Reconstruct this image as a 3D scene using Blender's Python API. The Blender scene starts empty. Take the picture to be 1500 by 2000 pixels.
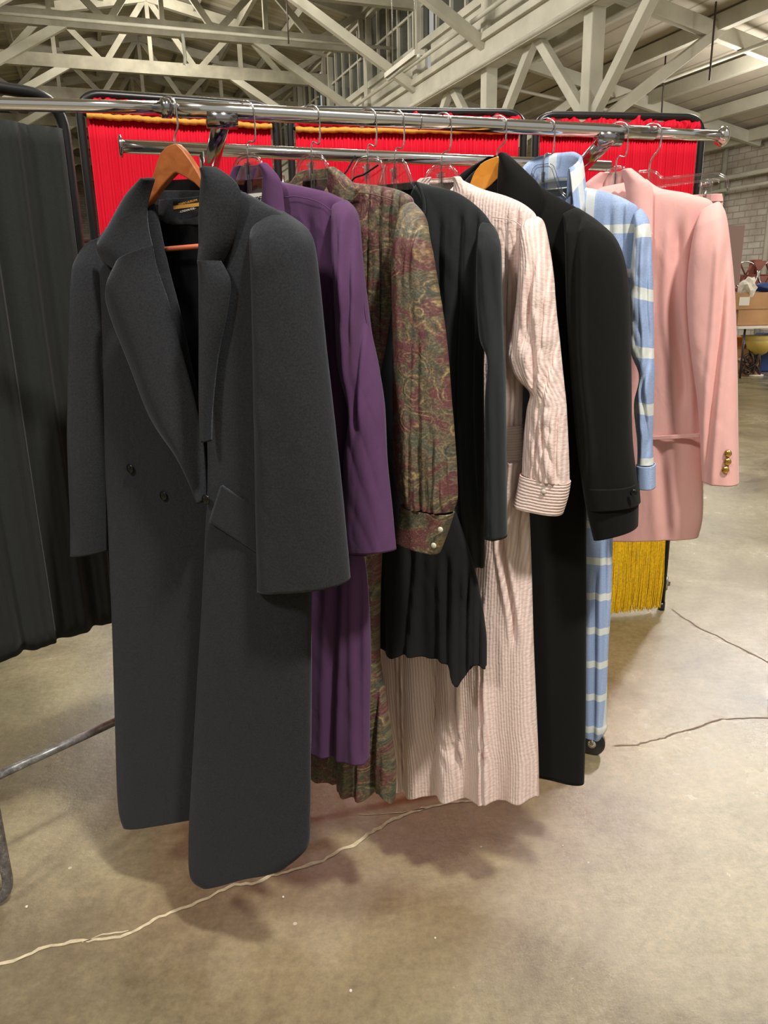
import bpy, bmesh, math, random
from mathutils import Vector, noise, Matrix
random.seed(7)
PI = math.pi
scene = bpy.context.scene
COL = scene.collection

# ------------------------------------------------------------------ camera
F_PX = 1500.0; CAM_H = 1.35; PITCH = math.radians(16.0); ROLL = math.radians(1.2)
F = Vector((0, math.cos(PITCH), -math.sin(PITCH)))
_u0 = Vector((0, math.sin(PITCH), math.cos(PITCH))); _r0 = Vector((1, 0, 0))
R_ = math.cos(ROLL)*_r0 - math.sin(ROLL)*_u0
U_ = math.cos(ROLL)*_u0 + math.sin(ROLL)*_r0
CAM = Vector((0, 0, CAM_H))
def ray(x, y): return F + R_*((x-750)/F_PX) - U_*((y-1000)/F_PX)
def PY(x, y, Y):
    d = ray(x, y); return CAM + d*(Y/d.y)
def PZ(x, y, z):
    d = ray(x, y); return CAM + d*((z-CAM_H)/d.z)
cam_d = bpy.data.cameras.new('camera'); cam = bpy.data.objects.new('camera', cam_d); COL.objects.link(cam)
cam_d.sensor_fit = 'VERTICAL'; cam_d.sensor_height = 36; cam_d.lens = 36*F_PX/2000
cam.matrix_world = Matrix(((R_.x, U_.x, -F.x, 0), (R_.y, U_.y, -F.y, 0), (R_.z, U_.z, -F.z, CAM_H), (0, 0, 0, 1)))
cam_d.clip_end = 300; cam_d.clip_start = .05
scene.camera = cam

# ------------------------------------------------------------------ materials
def srgb(r, g, b):
    def f(c):
        c /= 255
        return c/12.92 if c < .04045 else ((c+.055)/1.055)**2.4
    return (f(r), f(g), f(b), 1)
class NT:
    def __init__(s, name):
        s.m = bpy.data.materials.new(name); s.m.use_nodes = True; s.t = s.m.node_tree
        s.b = s.t.nodes['Principled BSDF']; s.out = s.t.nodes['Material Output']
    def n(s, typ, **k):
        nd = s.t.nodes.new(typ)
        for a, v in k.items():
            if a.startswith('i_'):
                key = a[2:]
                key = int(key) if key.isdigit() else key.replace('_', ' ')
                if isinstance(v, bpy.types.NodeSocket): s.t.links.new(v, nd.inputs[key])
                else: nd.inputs[key].default_value = v
            else: setattr(nd, a, v)
        return nd
    def l(s, a, b): s.t.links.new(a, b)
    def math(s, op, a, b=0., c=0.):
        nd = s.t.nodes.new('ShaderNodeMath'); nd.operation = op
        for i, v in enumerate((a, b, c)):
            if isinstance(v, bpy.types.NodeSocket): s.t.links.new(v, nd.inputs[i])
            else: nd.inputs[i].default_value = v
        return nd.outputs[0]
    def ramp(s, fac, stops, interp='LINEAR'):
        nd = s.t.nodes.new('ShaderNodeValToRGB'); e = nd.color_ramp.elements; nd.color_ramp.interpolation = interp
        while len(e) < len(stops): e.new(.5)
        for q, (p, c) in zip(e, stops):
            q.position = p; q.color = c if len(c) == 4 else (*c, 1)
        s.t.links.new(fac, nd.inputs[0]); return nd.outputs[0]
    def mix(s, f, a, b, mode='MIX'):
        nd = s.t.nodes.new('ShaderNodeMix'); nd.data_type = 'RGBA'; nd.blend_type = mode
        for i, v in ((0, f), (6, a), (7, b)):
            if isinstance(v, bpy.types.NodeSocket): s.t.links.new(v, nd.inputs[i])
            else: nd.inputs[i].default_value = v
        return nd.outputs[2]
    def bump(s, h, strength=.3, dist=.002):
        nd = s.n('ShaderNodeBump', i_Strength=strength, i_Distance=dist); s.l(h, nd.inputs['Height'])
        s.l(nd.outputs[0], s.b.inputs['Normal'])
    def obj(s): return s.n('ShaderNodeTexCoord').outputs['Object']
    def uv(s): return s.n('ShaderNodeTexCoord').outputs['UV']

def plain(name, col, rough=.6, metal=0., spec=.5, var=0., vscale=20., bump=0., bscale=200.):
    k = NT(name); k.b.inputs['Roughness'].default_value = rough; k.b.inputs['Metallic'].default_value = metal
    k.b.inputs['Specular IOR Level'].default_value = spec
    k.b.inputs['Base Color'].default_value = col
    if var:
        nz = k.n('ShaderNodeTexNoise', i_Vector=k.obj(), i_Scale=vscale, i_Detail=5.)
        d = tuple(c*(1-var) for c in col[:3])+(1,); u = tuple(min(1, c*(1+var)) for c in col[:3])+(1,)
        k.l(k.ramp(nz.outputs['Fac'], [(.3, d), (.7, u)]), k.b.inputs['Base Color'])
    if bump:
        nz = k.n('ShaderNodeTexNoise', i_Vector=k.obj(), i_Scale=bscale, i_Detail=3.)
        k.bump(nz.outputs['Fac'], bump, .002)
    return k.m
def fabric(name, col, rough=.9, sheen=.3, weave=900., fuzz=.12, bs=.35, sheentint=None, spec=.2, wr=.25):
    k = NT(name); b = k.b
    b.inputs['Roughness'].default_value = rough; b.inputs['Specular IOR Level'].default_value = spec
    b.inputs['Sheen Weight'].default_value = sheen; b.inputs['Sheen Roughness'].default_value = .5
    if sheentint: b.inputs['Sheen Tint'].default_value = sheentint
    nz = k.n('ShaderNodeTexNoise', i_Vector=k.obj(), i_Scale=weave, i_Detail=3.)
    d = tuple(c*(1-fuzz) for c in col[:3])+(1,); u = tuple(c*(1+fuzz) for c in col[:3])+(1,)
    k.l(k.ramp(nz.outputs['Fac'], [(.3, d), (.7, u)]), b.inputs['Base Color'])
    n2 = k.n('ShaderNodeTexNoise', i_Vector=k.obj(), i_Scale=weave*.7, i_Detail=4.)
    mp = k.n('ShaderNodeMapping'); k.l(k.obj(), mp.inputs[0]); mp.inputs['Scale'].default_value = (1, 1, .45)
    n3 = k.n('ShaderNodeTexNoise', i_Vector=mp.outputs[0], i_Scale=26., i_Detail=3., i_Distortion=.6)
    k.bump(k.math('MULTIPLY_ADD', n3.outputs['Fac'], 9*wr, k.math('MULTIPLY', n2.outputs['Fac'], bs)), .8, .001)
    return k.m
M = {}
M['chrome'] = plain('chrome', (.75, .74, .72, 1), .12, 1.)
M['chrome_dark'] = plain('dark reflection chrome', (.42, .41, .42, 1), .16, 1.)  # chrome with the dark reflections on the arms put into its colour
M['steel'] = plain('steel wire', (.55, .53, .5, 1), .25, 1.)
M['black_tube'] = plain('black enamelled tube', srgb(22, 22, 22), .3, 0, .6)
k = NT('scuffed black tube')
nz = k.n('ShaderNodeTexNoise', i_Vector=k.obj(), i_Scale=38., i_Detail=8., i_Roughness=.75)
k.l(k.ramp(nz.outputs['Fac'], [(.0, srgb(20, 20, 20)), (.70, srgb(24, 24, 24)), (.72, srgb(170, 165, 155))]), k.b.inputs['Base Color'])
k.b.inputs['Roughness'].default_value = .35; M['scuffed'] = k.m
k = NT('worn grey tube')
nz = k.n('ShaderNodeTexNoise', i_Vector=k.obj(), i_Scale=45., i_Detail=8., i_Roughness=.8)
sp = k.n('ShaderNodeSeparateXYZ'); k.l(k.obj(), sp.inputs[0]); low = k.ramp(sp.outputs[2], [(.35, (1, 1, 1, 1)), (.7, (0, 0, 0, 1))])
wn_ = k.ramp(nz.outputs['Fac'], [(.3, srgb(62, 61, 60)), (.55, srgb(128, 126, 124)), (.68, srgb(200, 198, 195))])
dk_ = k.ramp(nz.outputs['Fac'], [(.0, srgb(24, 24, 24)), (.69, srgb(34, 34, 34)), (.72, srgb(180, 176, 170))])
k.l(k.mix(low, dk_, wn_), k.b.inputs['Base Color'])
k.b.inputs['Roughness'].default_value = .38; k.b.inputs['Metallic'].default_value = .4; M['worn'] = k.m
# clear plastic
k = NT('clear plastic'); k.t.nodes.remove(k.b)
lw = k.n('ShaderNodeLayerWeight', i_Blend=.32)
tr = k.n('ShaderNodeBsdfTransparent'); tr.inputs[0].default_value = (.97, .975, .975, 1)
gl = k.n('ShaderNodeBsdfGlossy', i_Roughness=.08); gl.inputs[0].default_value = (1, 1, 1, 1)
mx = k.n('ShaderNodeMixShader'); k.l(k.math('MULTIPLY_ADD', lw.outputs['Fresnel'], .9, .04), mx.inputs[0])
k.l(tr.outputs[0], mx.inputs[1]); k.l(gl.outputs[0], mx.inputs[2]); k.l(mx.outputs[0], k.out.inputs[0]); M['clear'] = k.m
def wood(name, c1, c2, rough=.4, scale=30.):
    k = NT(name)
    mp = k.n('ShaderNodeMapping'); k.l(k.obj(), mp.inputs[0]); mp.inputs['Scale'].default_value = (1, 3, 1)
    nz = k.n('ShaderNodeTexNoise', i_Vector=mp.outputs[0], i_Scale=scale, i_Detail=6., i_Distortion=1.5)
    k.l(k.ramp(nz.outputs['Fac'], [(.35, c1), (.7, c2)]), k.b.inputs['Base Color'])
    k.b.inputs['Roughness'].default_value = rough; return k.m
M['hanger_wood'] = wood('hanger wood', srgb(148, 82, 38), srgb(176, 104, 54), .35)
M['hanger_wood2'] = wood('hanger honey wood', srgb(196, 122, 34), srgb(212, 142, 50), .35)
M['hanger_bar'] = plain('hanger bar wood', srgb(205, 112, 80), .4)
M['coat_wool'] = fabric('charcoal wool', srgb(37, 38, 41), .95, .12, 380., .3, .5, (.8, .85, 1, 1))
M['coat_lining'] = fabric('black satin lining', srgb(14, 14, 16), .4, 0, 300., .1, .1)
M['black_velvet'] = fabric('black curtain', srgb(36, 38, 37), .95, .08, 500., .15, .3)
M['purple'] = fabric('purple wool', srgb(86, 56, 90), .9, .12, 900., .08, .2, (.8, .7, 1, 1))
M['black_crepe'] = fabric('black crepe', srgb(25, 26, 28), .9, .08, 800., .1, .25, (.8, .9, 1, 1))
M['black_knit'] = fabric('black knit', srgb(31, 34, 35), .85, .12, 900., .12, .3, (.8, .95, 1, 1))
M['black_coat'] = fabric('black gabardine', srgb(14, 15, 13), .9, .04, 900., .12, .15)
M['blazer'] = fabric('pink linen', srgb(226, 174, 168), .9, .15, 800., .025, .15)
M['white_cloth'] = plain('white label cloth', srgb(215, 210, 205), .8)
M['black_label'] = plain('black label cloth', srgb(14, 13, 12), .8)
M['gold_thread'] = plain('gold thread', srgb(190, 140, 60), .6)
M['gold'] = plain('gold button metal', (.75, .45, .12, 1), .25, 1.)
M['pearl'] = plain('pearl button', srgb(200, 195, 175), .25)
M['black_btn'] = plain('black button', srgb(14, 14, 14), .2)
# seersucker
def seersucker(name, horizontal=False, freq=170.):
    k = NT(name); sp = k.n('ShaderNodeSeparateXYZ'); k.l(k.uv(), sp.inputs[0])
    c = sp.outputs[1 if horizontal else 0]
    nz = k.n('ShaderNodeTexNoise', i_Vector=k.uv(), i_Scale=25., i_Detail=2.)
    c = k.math('ADD', c, k.math('MULTIPLY', nz.outputs['Fac'], .004))
    w = k.math('SINE', k.math('MULTIPLY', c, 2*PI*freq))
    w3 = k.math('SINE', k.math('MULTIPLY', c, 2*PI*freq/3))
    base = k.ramp(k.math('MULTIPLY_ADD', w, .5, .5), [(.35, srgb(230, 212, 203)), (.8, srgb(220, 192, 185))])
    base = k.mix(k.math('MULTIPLY_ADD', w3, .05, .05), base, srgb(196, 160, 146))
    k.l(base, k.b.inputs['Base Color']); k.b.inputs['Roughness'].default_value = .85
    n2 = k.n('ShaderNodeTexNoise', i_Vector=k.uv(), i_Scale=160., i_Detail=2.)
    h = k.math('MULTIPLY_ADD', w, .35, n2.outputs['Fac'])
    k.bump(h, .6, .002); return k.m
M['seer'] = seersucker('pink seersucker'); M['seer_h'] = seersucker('pink seersucker cross grain', True)
# plaid
def plaid(name, du, dv, ou=.02, ov=.01):
    k = NT(name); sp = k.n('ShaderNodeSeparateXYZ'); k.l(k.uv(), sp.inputs[0])
    def bar(c, d, w, o):
        m = k.math('FRACT', k.math('DIVIDE', k.math('ADD', c, o+5*d), d)); return k.math('LESS_THAN', m, w)
    nz = k.n('ShaderNodeTexNoise', i_Vector=k.uv(), i_Scale=400., i_Detail=2.)
    base = k.ramp(nz.outputs['Fac'], [(.3, srgb(144, 164, 200)), (.7, srgb(162, 182, 214))])
    shade = bar(sp.outputs[0], du/2, .5, 0); base = k.mix(k.math('MULTIPLY', shade, .35), base, srgb(126, 146, 188))
    bu = bar(sp.outputs[0], du, .15, ou); bv = bar(sp.outputs[1], dv, .20, ov)
    base = k.mix(k.math('MULTIPLY', bu, .75), base, srgb(214, 218, 214))
    base = k.mix(k.math('MULTIPLY', bv, .85), base, srgb(216, 220, 210))
    k.l(base, k.b.inputs['Base Color']); k.b.inputs['Roughness'].default_value = .85
    k.bump(nz.outputs['Fac'], .2, .001); return k.m
M['plaid'] = plaid('blue windowpane plaid', .11, .078)
M['plaid_sleeve'] = plaid('blue windowpane plaid sleeve', .09, .105, .02, .05)
# paisley
k = NT('paisley print'); uvs = k.uv()
n0 = k.n('ShaderNodeTexNoise', i_Vector=uvs, i_Scale=19., i_Detail=1.)
vm = k.n('ShaderNodeVectorMath', operation='SCALE'); k.l(n0.outputs['Color'], vm.inputs[0]); vm.inputs['Scale'].default_value = .055
va = k.n('ShaderNodeVectorMath', operation='ADD'); k.l(uvs, va.inputs[0]); k.l(vm.outputs[0], va.inputs[1])
v1 = k.n('ShaderNodeTexVoronoi', i_Vector=va.outputs[0], i_Scale=17.)
v2 = k.n('ShaderNodeTexVoronoi', i_Vector=va.outputs[0], i_Scale=75.)
n1 = k.n('ShaderNodeTexNoise', i_Vector=uvs, i_Scale=22., i_Detail=4., i_Distortion=1.2)
olive = k.ramp(k.n('ShaderNodeTexNoise', i_Vector=uvs, i_Scale=90., i_Detail=5., i_Roughness=.7).outputs['Fac'], [(.3, srgb(60, 54, 42)), (.5, srgb(98, 86, 66)), (.7, srgb(136, 120, 94))])
base = k.mix(k.ramp(n1.outputs['Fac'], [(.51, (0, 0, 0, 1)), (.55, (.9, .9, .9, 1))]), olive, srgb(106, 54, 60))
base = k.mix(k.ramp(n1.outputs['Fac'], [(.38, (.7, .7, .7, 1)), (.44, (0, 0, 0, 1))]), base, srgb(70, 84, 70))
brk = k.ramp(k.n('ShaderNodeTexNoise', i_Vector=uvs, i_Scale=55., i_Detail=3.).outputs['Fac'], [(.42, (0, 0, 0, 1)), (.55, (1, 1, 1, 1))])
rings = k.ramp(v1.outputs['Distance'], [(.0, (0, 0, 0, 1)), (.08, (.8, .8, .8, 1)), (.12, (0, 0, 0, 1)), (.34, (0, 0, 0, 1)), (.37, (1, 1, 1, 1)), (.41, (0, 0, 0, 1)), (.50, (0, 0, 0, 1)), (.53, (.8, .8, .8, 1)), (.56, (0, 0, 0, 1))])
base = k.mix(k.math('MULTIPLY', k.math('MULTIPLY', rings, brk), .9), base, srgb(172, 148, 100))
base = k.mix(k.math('MULTIPLY', k.ramp(v1.outputs['Distance'], [(.42, (0, 0, 0, 1)), (.45, (.8, .8, .8, 1)), (.49, (0, 0, 0, 1))]), brk), base, srgb(42, 44, 36))
dots = k.ramp(v2.outputs['Distance'], [(.0, (.5, .5, .5, 1)), (.2, (.4, .4, .4, 1)), (.25, (0, 0, 0, 1)), (.42, (0, 0, 0, 1)), (.5, (.45, .45, .45, 1)), (.58, (0, 0, 0, 1))])
base = k.mix(dots, base, srgb(140, 122, 90))
n3 = k.n('ShaderNodeTexNoise', i_Vector=uvs, i_Scale=320., i_Detail=3.)
base = k.mix(k.ramp(n3.outputs['Fac'], [(.44, (.5, .5, .5, 1)), (.56, (0, 0, 0, 1))]), base, srgb(50, 42, 36))
k.l(base, k.b.inputs['Base Color']); k.b.inputs['Roughness'].default_value = .6; M['paisley'] = k.m
# red satin, gold
M['red'] = fabric('red curtain', srgb(208, 0, 38), .7, .03, 400., .06, .15, None, .25)
M['gold_trim'] = fabric('gold cord trim', srgb(222, 160, 64), .6, .1, 300., .15, .4)
M['fringe'] = plain('yellow fringe', srgb(222, 180, 20), .55, var=.25, vscale=120.)
# concrete floor
k = NT('stained concrete'); o = k.obj()
a = k.n('ShaderNodeTexNoise', i_Vector=o, i_Scale=1.6, i_Detail=8., i_Roughness=.68, i_Distortion=.5)
base = k.ramp(a.outputs['Fac'], [(.30, srgb(94, 90, 74)), (.43, srgb(130, 124, 102)), (.56, srgb(150, 144, 120)), (.70, srgb(168, 162, 138))])
b2 = k.n('ShaderNodeTexNoise', i_Vector=o, i_Scale=.9, i_Detail=5., i_Roughness=.65); b2.noise_dimensions = '4D'; b2.inputs['W'].default_value = 3.
base = k.mix(k.ramp(b2.outputs['Fac'], [(.53, (0, 0, 0, 1)), (.68, (.38, .38, .38, 1))]), base, srgb(122, 102, 90))
b3 = k.n('ShaderNodeTexNoise', i_Vector=o, i_Scale=1.7, i_Detail=6., i_Roughness=.7); b3.noise_dimensions = '4D'; b3.inputs['W'].default_value = 9.
base = k.mix(k.ramp(b3.outputs['Fac'], [(.57, (0, 0, 0, 1)), (.72, (.5, .5, .5, 1))]), base, srgb(86, 82, 68))
c3 = k.n('ShaderNodeTexNoise', i_Vector=o, i_Scale=45., i_Detail=8., i_Roughness=.8)
base = k.mix(.55, base, k.ramp(c3.outputs['Fac'], [(.3, srgb(120, 110, 90)), (.7, srgb(205, 195, 170))]), 'OVERLAY')
sp_ = k.n('ShaderNodeTexVoronoi', i_Vector=o, i_Scale=9.)
wv = k.n('ShaderNodeTexNoise', i_Vector=o, i_Scale=7.)
spk = k.math('MULTIPLY', k.math('LESS_THAN', sp_.outputs['Distance'], .045), k.math('GREATER_THAN', wv.outputs['Fac'], .56))
base = k.mix(k.math('MULTIPLY', spk, .5), base, srgb(214, 206, 188))
k.l(base, k.b.inputs['Base Color'])
k.l(k.ramp(a.outputs['Fac'], [(.3, (.18, .18, .18, 1)), (.7, (.30, .30, .30, 1))]), k.b.inputs['Roughness']); k.b.inputs['Specular IOR Level'].default_value = .85
k.bump(k.n('ShaderNodeTexNoise', i_Vector=o, i_Scale=28., i_Detail=9., i_Roughness=.8).outputs['Fac'], .35, .004)
M['floor'] = k.m
M['crack_pale'] = plain('pale crack filler', srgb(198, 186, 156), .8, var=.2, vscale=60.)
M['crack_dark'] = plain('brown crack', srgb(118, 98, 84), .8, var=.25, vscale=60.)
def boards(name, c1, c2, axis='Y', w=.15, rough=.8, gap=.10, long=3.):
    k = NT(name); sp = k.n('ShaderNodeSeparateXYZ'); k.l(k.obj(), sp.inputs[0])
    q = k.math('DIVIDE', sp.outputs['XYZ'.index(axis)], w)
    idn = k.math('FLOOR', q); fr = k.math('FRACT', q)
    wn = k.n('ShaderNodeTexWhiteNoise'); wn.noise_dimensions = '1D'; k.l(idn, wn.inputs['W'])
    nz = k.n('ShaderNodeTexNoise', i_Vector=k.obj(), i_Scale=1.2, i_Detail=5., i_Roughness=.65)
    f = k.math('ADD', k.math('MULTIPLY', wn.outputs['Value'], .45), k.math('MULTIPLY', nz.outputs['Fac'], .6))
    base = k.ramp(f, [(.25, c1), (.75, c2)])
    edge = k.math('LESS_THAN', fr, gap); base = k.mix(k.math('MULTIPLY', edge, .6), base, tuple(c*.45 for c in c1[:3])+(1,))
    k.l(base, k.b.inputs['Base Color']); k.b.inputs['Roughness'].default_value = rough; return k.m
M['deck'] = boards('painted roof boards', srgb(150, 143, 124), srgb(186, 178, 158), 'Y', .22)
M['aisle_deck'] = boards('painted aisle boards', srgb(168, 158, 142), srgb(200, 190, 172), 'X', .35)
M['white_beam'] = plain('whitewashed timber', srgb(184, 180, 164), .7, var=.14, vscale=2.2)
M['old_beam'] = plain('grey timber', srgb(150, 145, 128), .8, var=.2, vscale=3.)
M['dark_wood'] = plain('dark stained wood', srgb(58, 42, 36), .5, var=.3, vscale=4.)
M['pane'] = plain('grey window glass', srgb(70, 72, 68), .15, var=.3, vscale=1.5)
k = NT('painted brick'); br = k.n('ShaderNodeTexBrick', i_Scale=1.); sp = k.n('ShaderNodeSeparateXYZ'); k.l(k.obj(), sp.inputs[0])
cx = k.n('ShaderNodeCombineXYZ'); k.l(k.math('ADD', sp.outputs[0], sp.outputs[1]), cx.inputs[0]); k.l(sp.outputs[2], cx.inputs[1]); k.l(cx.outputs[0], br.inputs['Vector'])
br.inputs['Brick Width'].default_value = .34; br.inputs['Row Height'].default_value = .13; br.inputs['Mortar Size'].default_value = .012
br.inputs['Color1'].default_value = srgb(220, 214, 204); br.inputs['Color2'].default_value = srgb(204, 197, 186); br.inputs['Mortar'].default_value = srgb(168, 160, 150)
nz = k.n('ShaderNodeTexNoise', i_Vector=k.obj(), i_Scale=2.5, i_Detail=6.)
k.l(k.mix(k.ramp(nz.outputs['Fac'], [(.4, (0, 0, 0, 1)), (.7, (.6, .6, .6, 1))]), br.outputs['Color'], srgb(158, 138, 122)), k.b.inputs['Base Color'])
k.b.inputs['Roughness'].default_value = .75; M['brick'] = k.m
M['cardboard'] = plain('cardboard', srgb(176, 134, 92), .8, var=.1, vscale=6.)
M['cardboard2'] = plain('cardboard darker', srgb(150, 108, 70), .8, var=.1, vscale=6.)
M['rust'] = plain('rusty red paint', srgb(120, 58, 42), .6, var=.3, vscale=12.)
M['blue'] = plain('blue plastic', srgb(40, 62, 120), .5)
M['orange'] = plain('orange paint', srgb(205, 128, 58), .5)
M['brass'] = plain('brass shade', srgb(186, 160, 78), .45)
M['paper'] = plain('white paper', srgb(222, 214, 202), .8)
M['mauve'] = plain('mauve board', srgb(160, 132, 124), .7)
M['lamp'] = plain('lamp tube', srgb(205, 205, 190), .4)

# ------------------------------------------------------------------ mesh helpers
def finish(name, bm, mat, parent=None, smooth=True, solid=0., bevel=0., recalc=True, loc=None):
    if recalc: bmesh.ops.recalc_face_normals(bm, faces=bm.faces)
    me = bpy.data.meshes.new(name); bm.to_mesh(me); bm.free()
    if smooth:
        for p in me.polygons: p.use_smooth = True
    o = bpy.data.objects.new(name, me); COL.objects.link(o)
    if mat: me.materials.append(M[mat] if isinstance(mat, str) else mat)
    if parent: o.parent = parent
    if solid:
        md = o.modifiers.new('thickness', 'SOLIDIFY'); md.thickness = solid; md.offset = 0
    if bevel:
        md = o.modifiers.new('bevel', 'BEVEL'); md.width = bevel; md.segments = 2; md.limit_method = 'ANGLE'
    return o
def tag(o, label, cat, group=None, kind=None):
    if label: o['label'] = label
    if cat: o['category'] = cat
    if group: o['group'] = group
    if kind: o['kind'] = kind
    return o
def empty(name, loc, rz=0., label=None, cat=None, group=None, kind=None):
    o = bpy.data.objects.new(name, None); COL.objects.link(o); o.location = loc; o.rotation_euler = (0, 0, rz); o.empty_display_size = .05
    return tag(o, label, cat, group, kind)
def a_box(bm, c, s, rot=None):
    ret = bmesh.ops.create_cube(bm, size=1); vs = ret['verts']
    m = Matrix.Translation(c) @ ((rot or Matrix.Identity(3)).to_4x4()) @ Matrix.Diagonal((*s, 1))
    bmesh.ops.transform(bm, matrix=m, verts=vs)
def a_beam(bm, p, q, w, h, up=Vector((0, 0, 1))):
    p = Vector(p); q = Vector(q); d = q-p; L = d.length; y = d.normalized(); x = y.cross(up)
    x = x.normalized() if x.length > 1e-4 else Vector((1, 0, 0)); z = x.cross(y)
    a_box(bm, (p+q)/2, (w, L, h), Matrix((x, y, z)).transposed())
def a_tube(bm, pts, r, seg=12, cap=True):
    pts = [Vector(p) for p in pts]; n = len(pts); rings = []; nrm = None
    for i, p in enumerate(pts):
        t = (pts[min(i+1, n-1)]-pts[max(i-1, 0)]).normalized()
        if nrm is None:
            nrm = t.orthogonal().normalized()
        else:
            nrm = (nrm - t*nrm.dot(t)).normalized()
        b = t.cross(nrm); rr = r[i] if isinstance(r, (list, tuple)) else r
        rings.append([bm.verts.new(p+(nrm*math.cos(2*PI*j/seg)+b*math.sin(2*PI*j/seg))*rr) for j in range(seg)])
    for i in range(n-1):
        for j in range(seg):
            bm.faces.new((rings[i][j], rings[i][(j+1) % seg], rings[i+1][(j+1) % seg], rings[i+1][j]))
    if cap:
        bm.faces.new(rings[0][::-1]); bm.faces.new(rings[-1])
def arc_corner(pts, r, n=6):
    """round the corners of a polyline"""
    out = [Vector(pts[0])]
    for i in range(1, len(pts)-1):
        a, b, c = Vector(pts[i-1]), Vector(pts[i]), Vector(pts[i+1])
        rr = min(r, (a-b).length*.49, (c-b).length*.49)
        p = b+(a-b).normalized()*rr; q = b+(c-b).normalized()*rr
        for k_ in range(n+1):
            t = k_/n; out.append(p*(1-t)**2+b*2*t*(1-t)+q*t*t)
    out.append(Vector(pts[-1])); return out
def a_poly(bm, pts, y0, y1):
    """extruded polygon in the local xz plane"""
    f = [bm.verts.new((p[0], y0, p[1])) for p in pts]; b = [bm.verts.new((p[0], y1, p[1])) for p in pts]
    bm.faces.new(f); bm.faces.new(b[::-1]); n = len(pts)
    for i in range(n): bm.faces.new((f[i], b[i], b[(i+1) % n], f[(i+1) % n]))
def cat(pts, t):
    n = len(pts)-1; x = min(max(t, 0), 1)*n; i = min(int(x), n-1); f = x-i
    p0, p1, p2, p3 = pts[max(i-1, 0)], pts[i], pts[i+1], pts[min(i+2, n)]
    return [.5*((2*b)+(-a+c)*f+(2*a-5*b+4*c-d)*f*f+(-a+3*b-3*c+d)*f**3) for a, b, c, d in zip(p0, p1, p2, p3)]
def nz3(x, y, z): return noise.noise(Vector((x, y, z)))

# ------------------------------------------------------------------ the setting
fl = bmesh.new(); a_box(fl, (0, 20, -.05), (70, 90, .1))
tag(finish('floor', fl, 'floor', smooth=False), None, None, kind='structure')
def crack(px, w, mat, jit=.006, seed=0):
    pts = [PZ(x, y, .0) for x, y in px]; P = []
    for a, b in zip(pts, pts[1:]):
        n = max(2, int((b-a).length/.012))
        for i in range(n): P.append(a.lerp(b, i/n))
    P.append(pts[-1]); bm = bmesh.new(); prev = None
    for i, p in enumerate(P):
        t = (P[min(i+1, len(P)-1)]-P[max(i-1, 0)]).normalized(); s = Vector((-t.y, t.x, 0))
        c = p+s*(nz3(p.x*14, p.y*14, seed)*jit*2+nz3(p.x*60, p.y*60, seed)*jit)
        ww = w*(.55+.8*abs(nz3(p.x*25, p.y*25, seed+4)))
        cur = (bm.verts.new(c+s*ww+Vector((0, 0, .0012))), bm.verts.new(c-s*ww+Vector((0, 0, .0012))))
        if prev: bm.faces.new((prev[0], cur[0], cur[1], prev[1]))
        prev = cur
    tag(finish('floor_crack', bm, mat, smooth=False), None, None, kind='structure')
crack([(-60, 1900), (0, 1886), (75, 1858), (150, 1838), (235, 1830), (300, 1795), (385, 1760), (470, 1728), (590, 1695), (650, 1672), (705, 1640), (770, 1600), (850, 1572), (960, 1560)], .0062, 'crack_pale', .007, 1)
crack([(160, 1838), (200, 1826), (250, 1822)], .002, 'crack_pale', .006, 9)
crack([(700, 1592), (760, 1588), (830, 1580)], .0018, 'crack_pale', .004, 3)
crack([(1200, 1458), (1280, 1448), (1380, 1415), (1440, 1402), (1540, 1400)], .0035, 'crack_dark', .008, 5)
crack([(1310, 1190), (1370, 1228), (1440, 1262), (1530, 1310)], .0045, 'crack_dark', .006, 6)
crack([(1360, 946), (1430, 941), (1520, 940)], .004, 'crack_dark', .008, 7)
bm = bmesh.new()
for x, y, s_ in ((52, 1771, 5), (553, 1752, 4), (940, 1654, 3), (850, 1832, 3), (1099, 1652, 3), (360, 1497, 2.5), (685, 1935, 5)):
    p = PZ(x, y, .002); bmesh.ops.create_icosphere(bm, subdivisions=1, radius=s_*.0006+.0008, matrix=Matrix.Translation(p))
tag(finish('floor_debris', bm, 'paper'), None, None, kind='structure')

AZ = math.radians(-20.); LD = Vector((math.sin(AZ), math.cos(AZ), 0)); CD = Vector((math.cos(AZ), -math.sin(AZ), 0))
def H(lat, lon, z): return CD*lat+LD*lon+Vector((0, 0, z))
hall_rot = (0, 0, -AZ)   # x = across, y = along
def struct(name, bm, mat, smooth=False, **kw):
    o = finish(name, bm, mat, smooth=smooth, **kw); o.rotation_euler = hall_rot; o['kind'] = 'structure'; return o
# nave: lateral -2.6 .. 7.0 ; right aisle 7.0 .. 13.2
NL, NR, AW = -2.6, 7.0, 13.4
bm = bmesh.new(); a_box(bm, (AW+.1, 20, 2.6), (.2, 60, 5.4)); struct('wall_right', bm, 'brick')
bm = bmesh.new(); a_box(bm, (0, 50, 4), (40, .2, 10)); struct('wall_back', bm, 'brick')
bm = bmesh.new(); a_box(bm, (-9.1, 20, 2.6), (.2, 60, 5.4)); struct('wall_left', bm, 'brick')
# nave deck: low pitched
bm = bmesh.new()
a_beam(bm, (NL-.3, 24, 7.9), (2.2, 24, 8.9), 54, .1); a_beam(bm, (2.2, 24, 8.9), (NR+.3, 24, 7.9), 54, .1)
struct('ceiling', bm, 'deck')
bm = bmesh.new(); a_beam(bm, (NR+.1, 24, 5.65), (AW+.3, 24, 4.3), 54, .1); struct('ceiling_aisle', bm, 'aisle_deck')
bm = bmesh.new(); a_beam(bm, (NL-.1, 24, 5.65), (-9.3, 24, 4.3), 54, .1); struct('ceiling_aisle', bm, 'aisle_deck')
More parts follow.
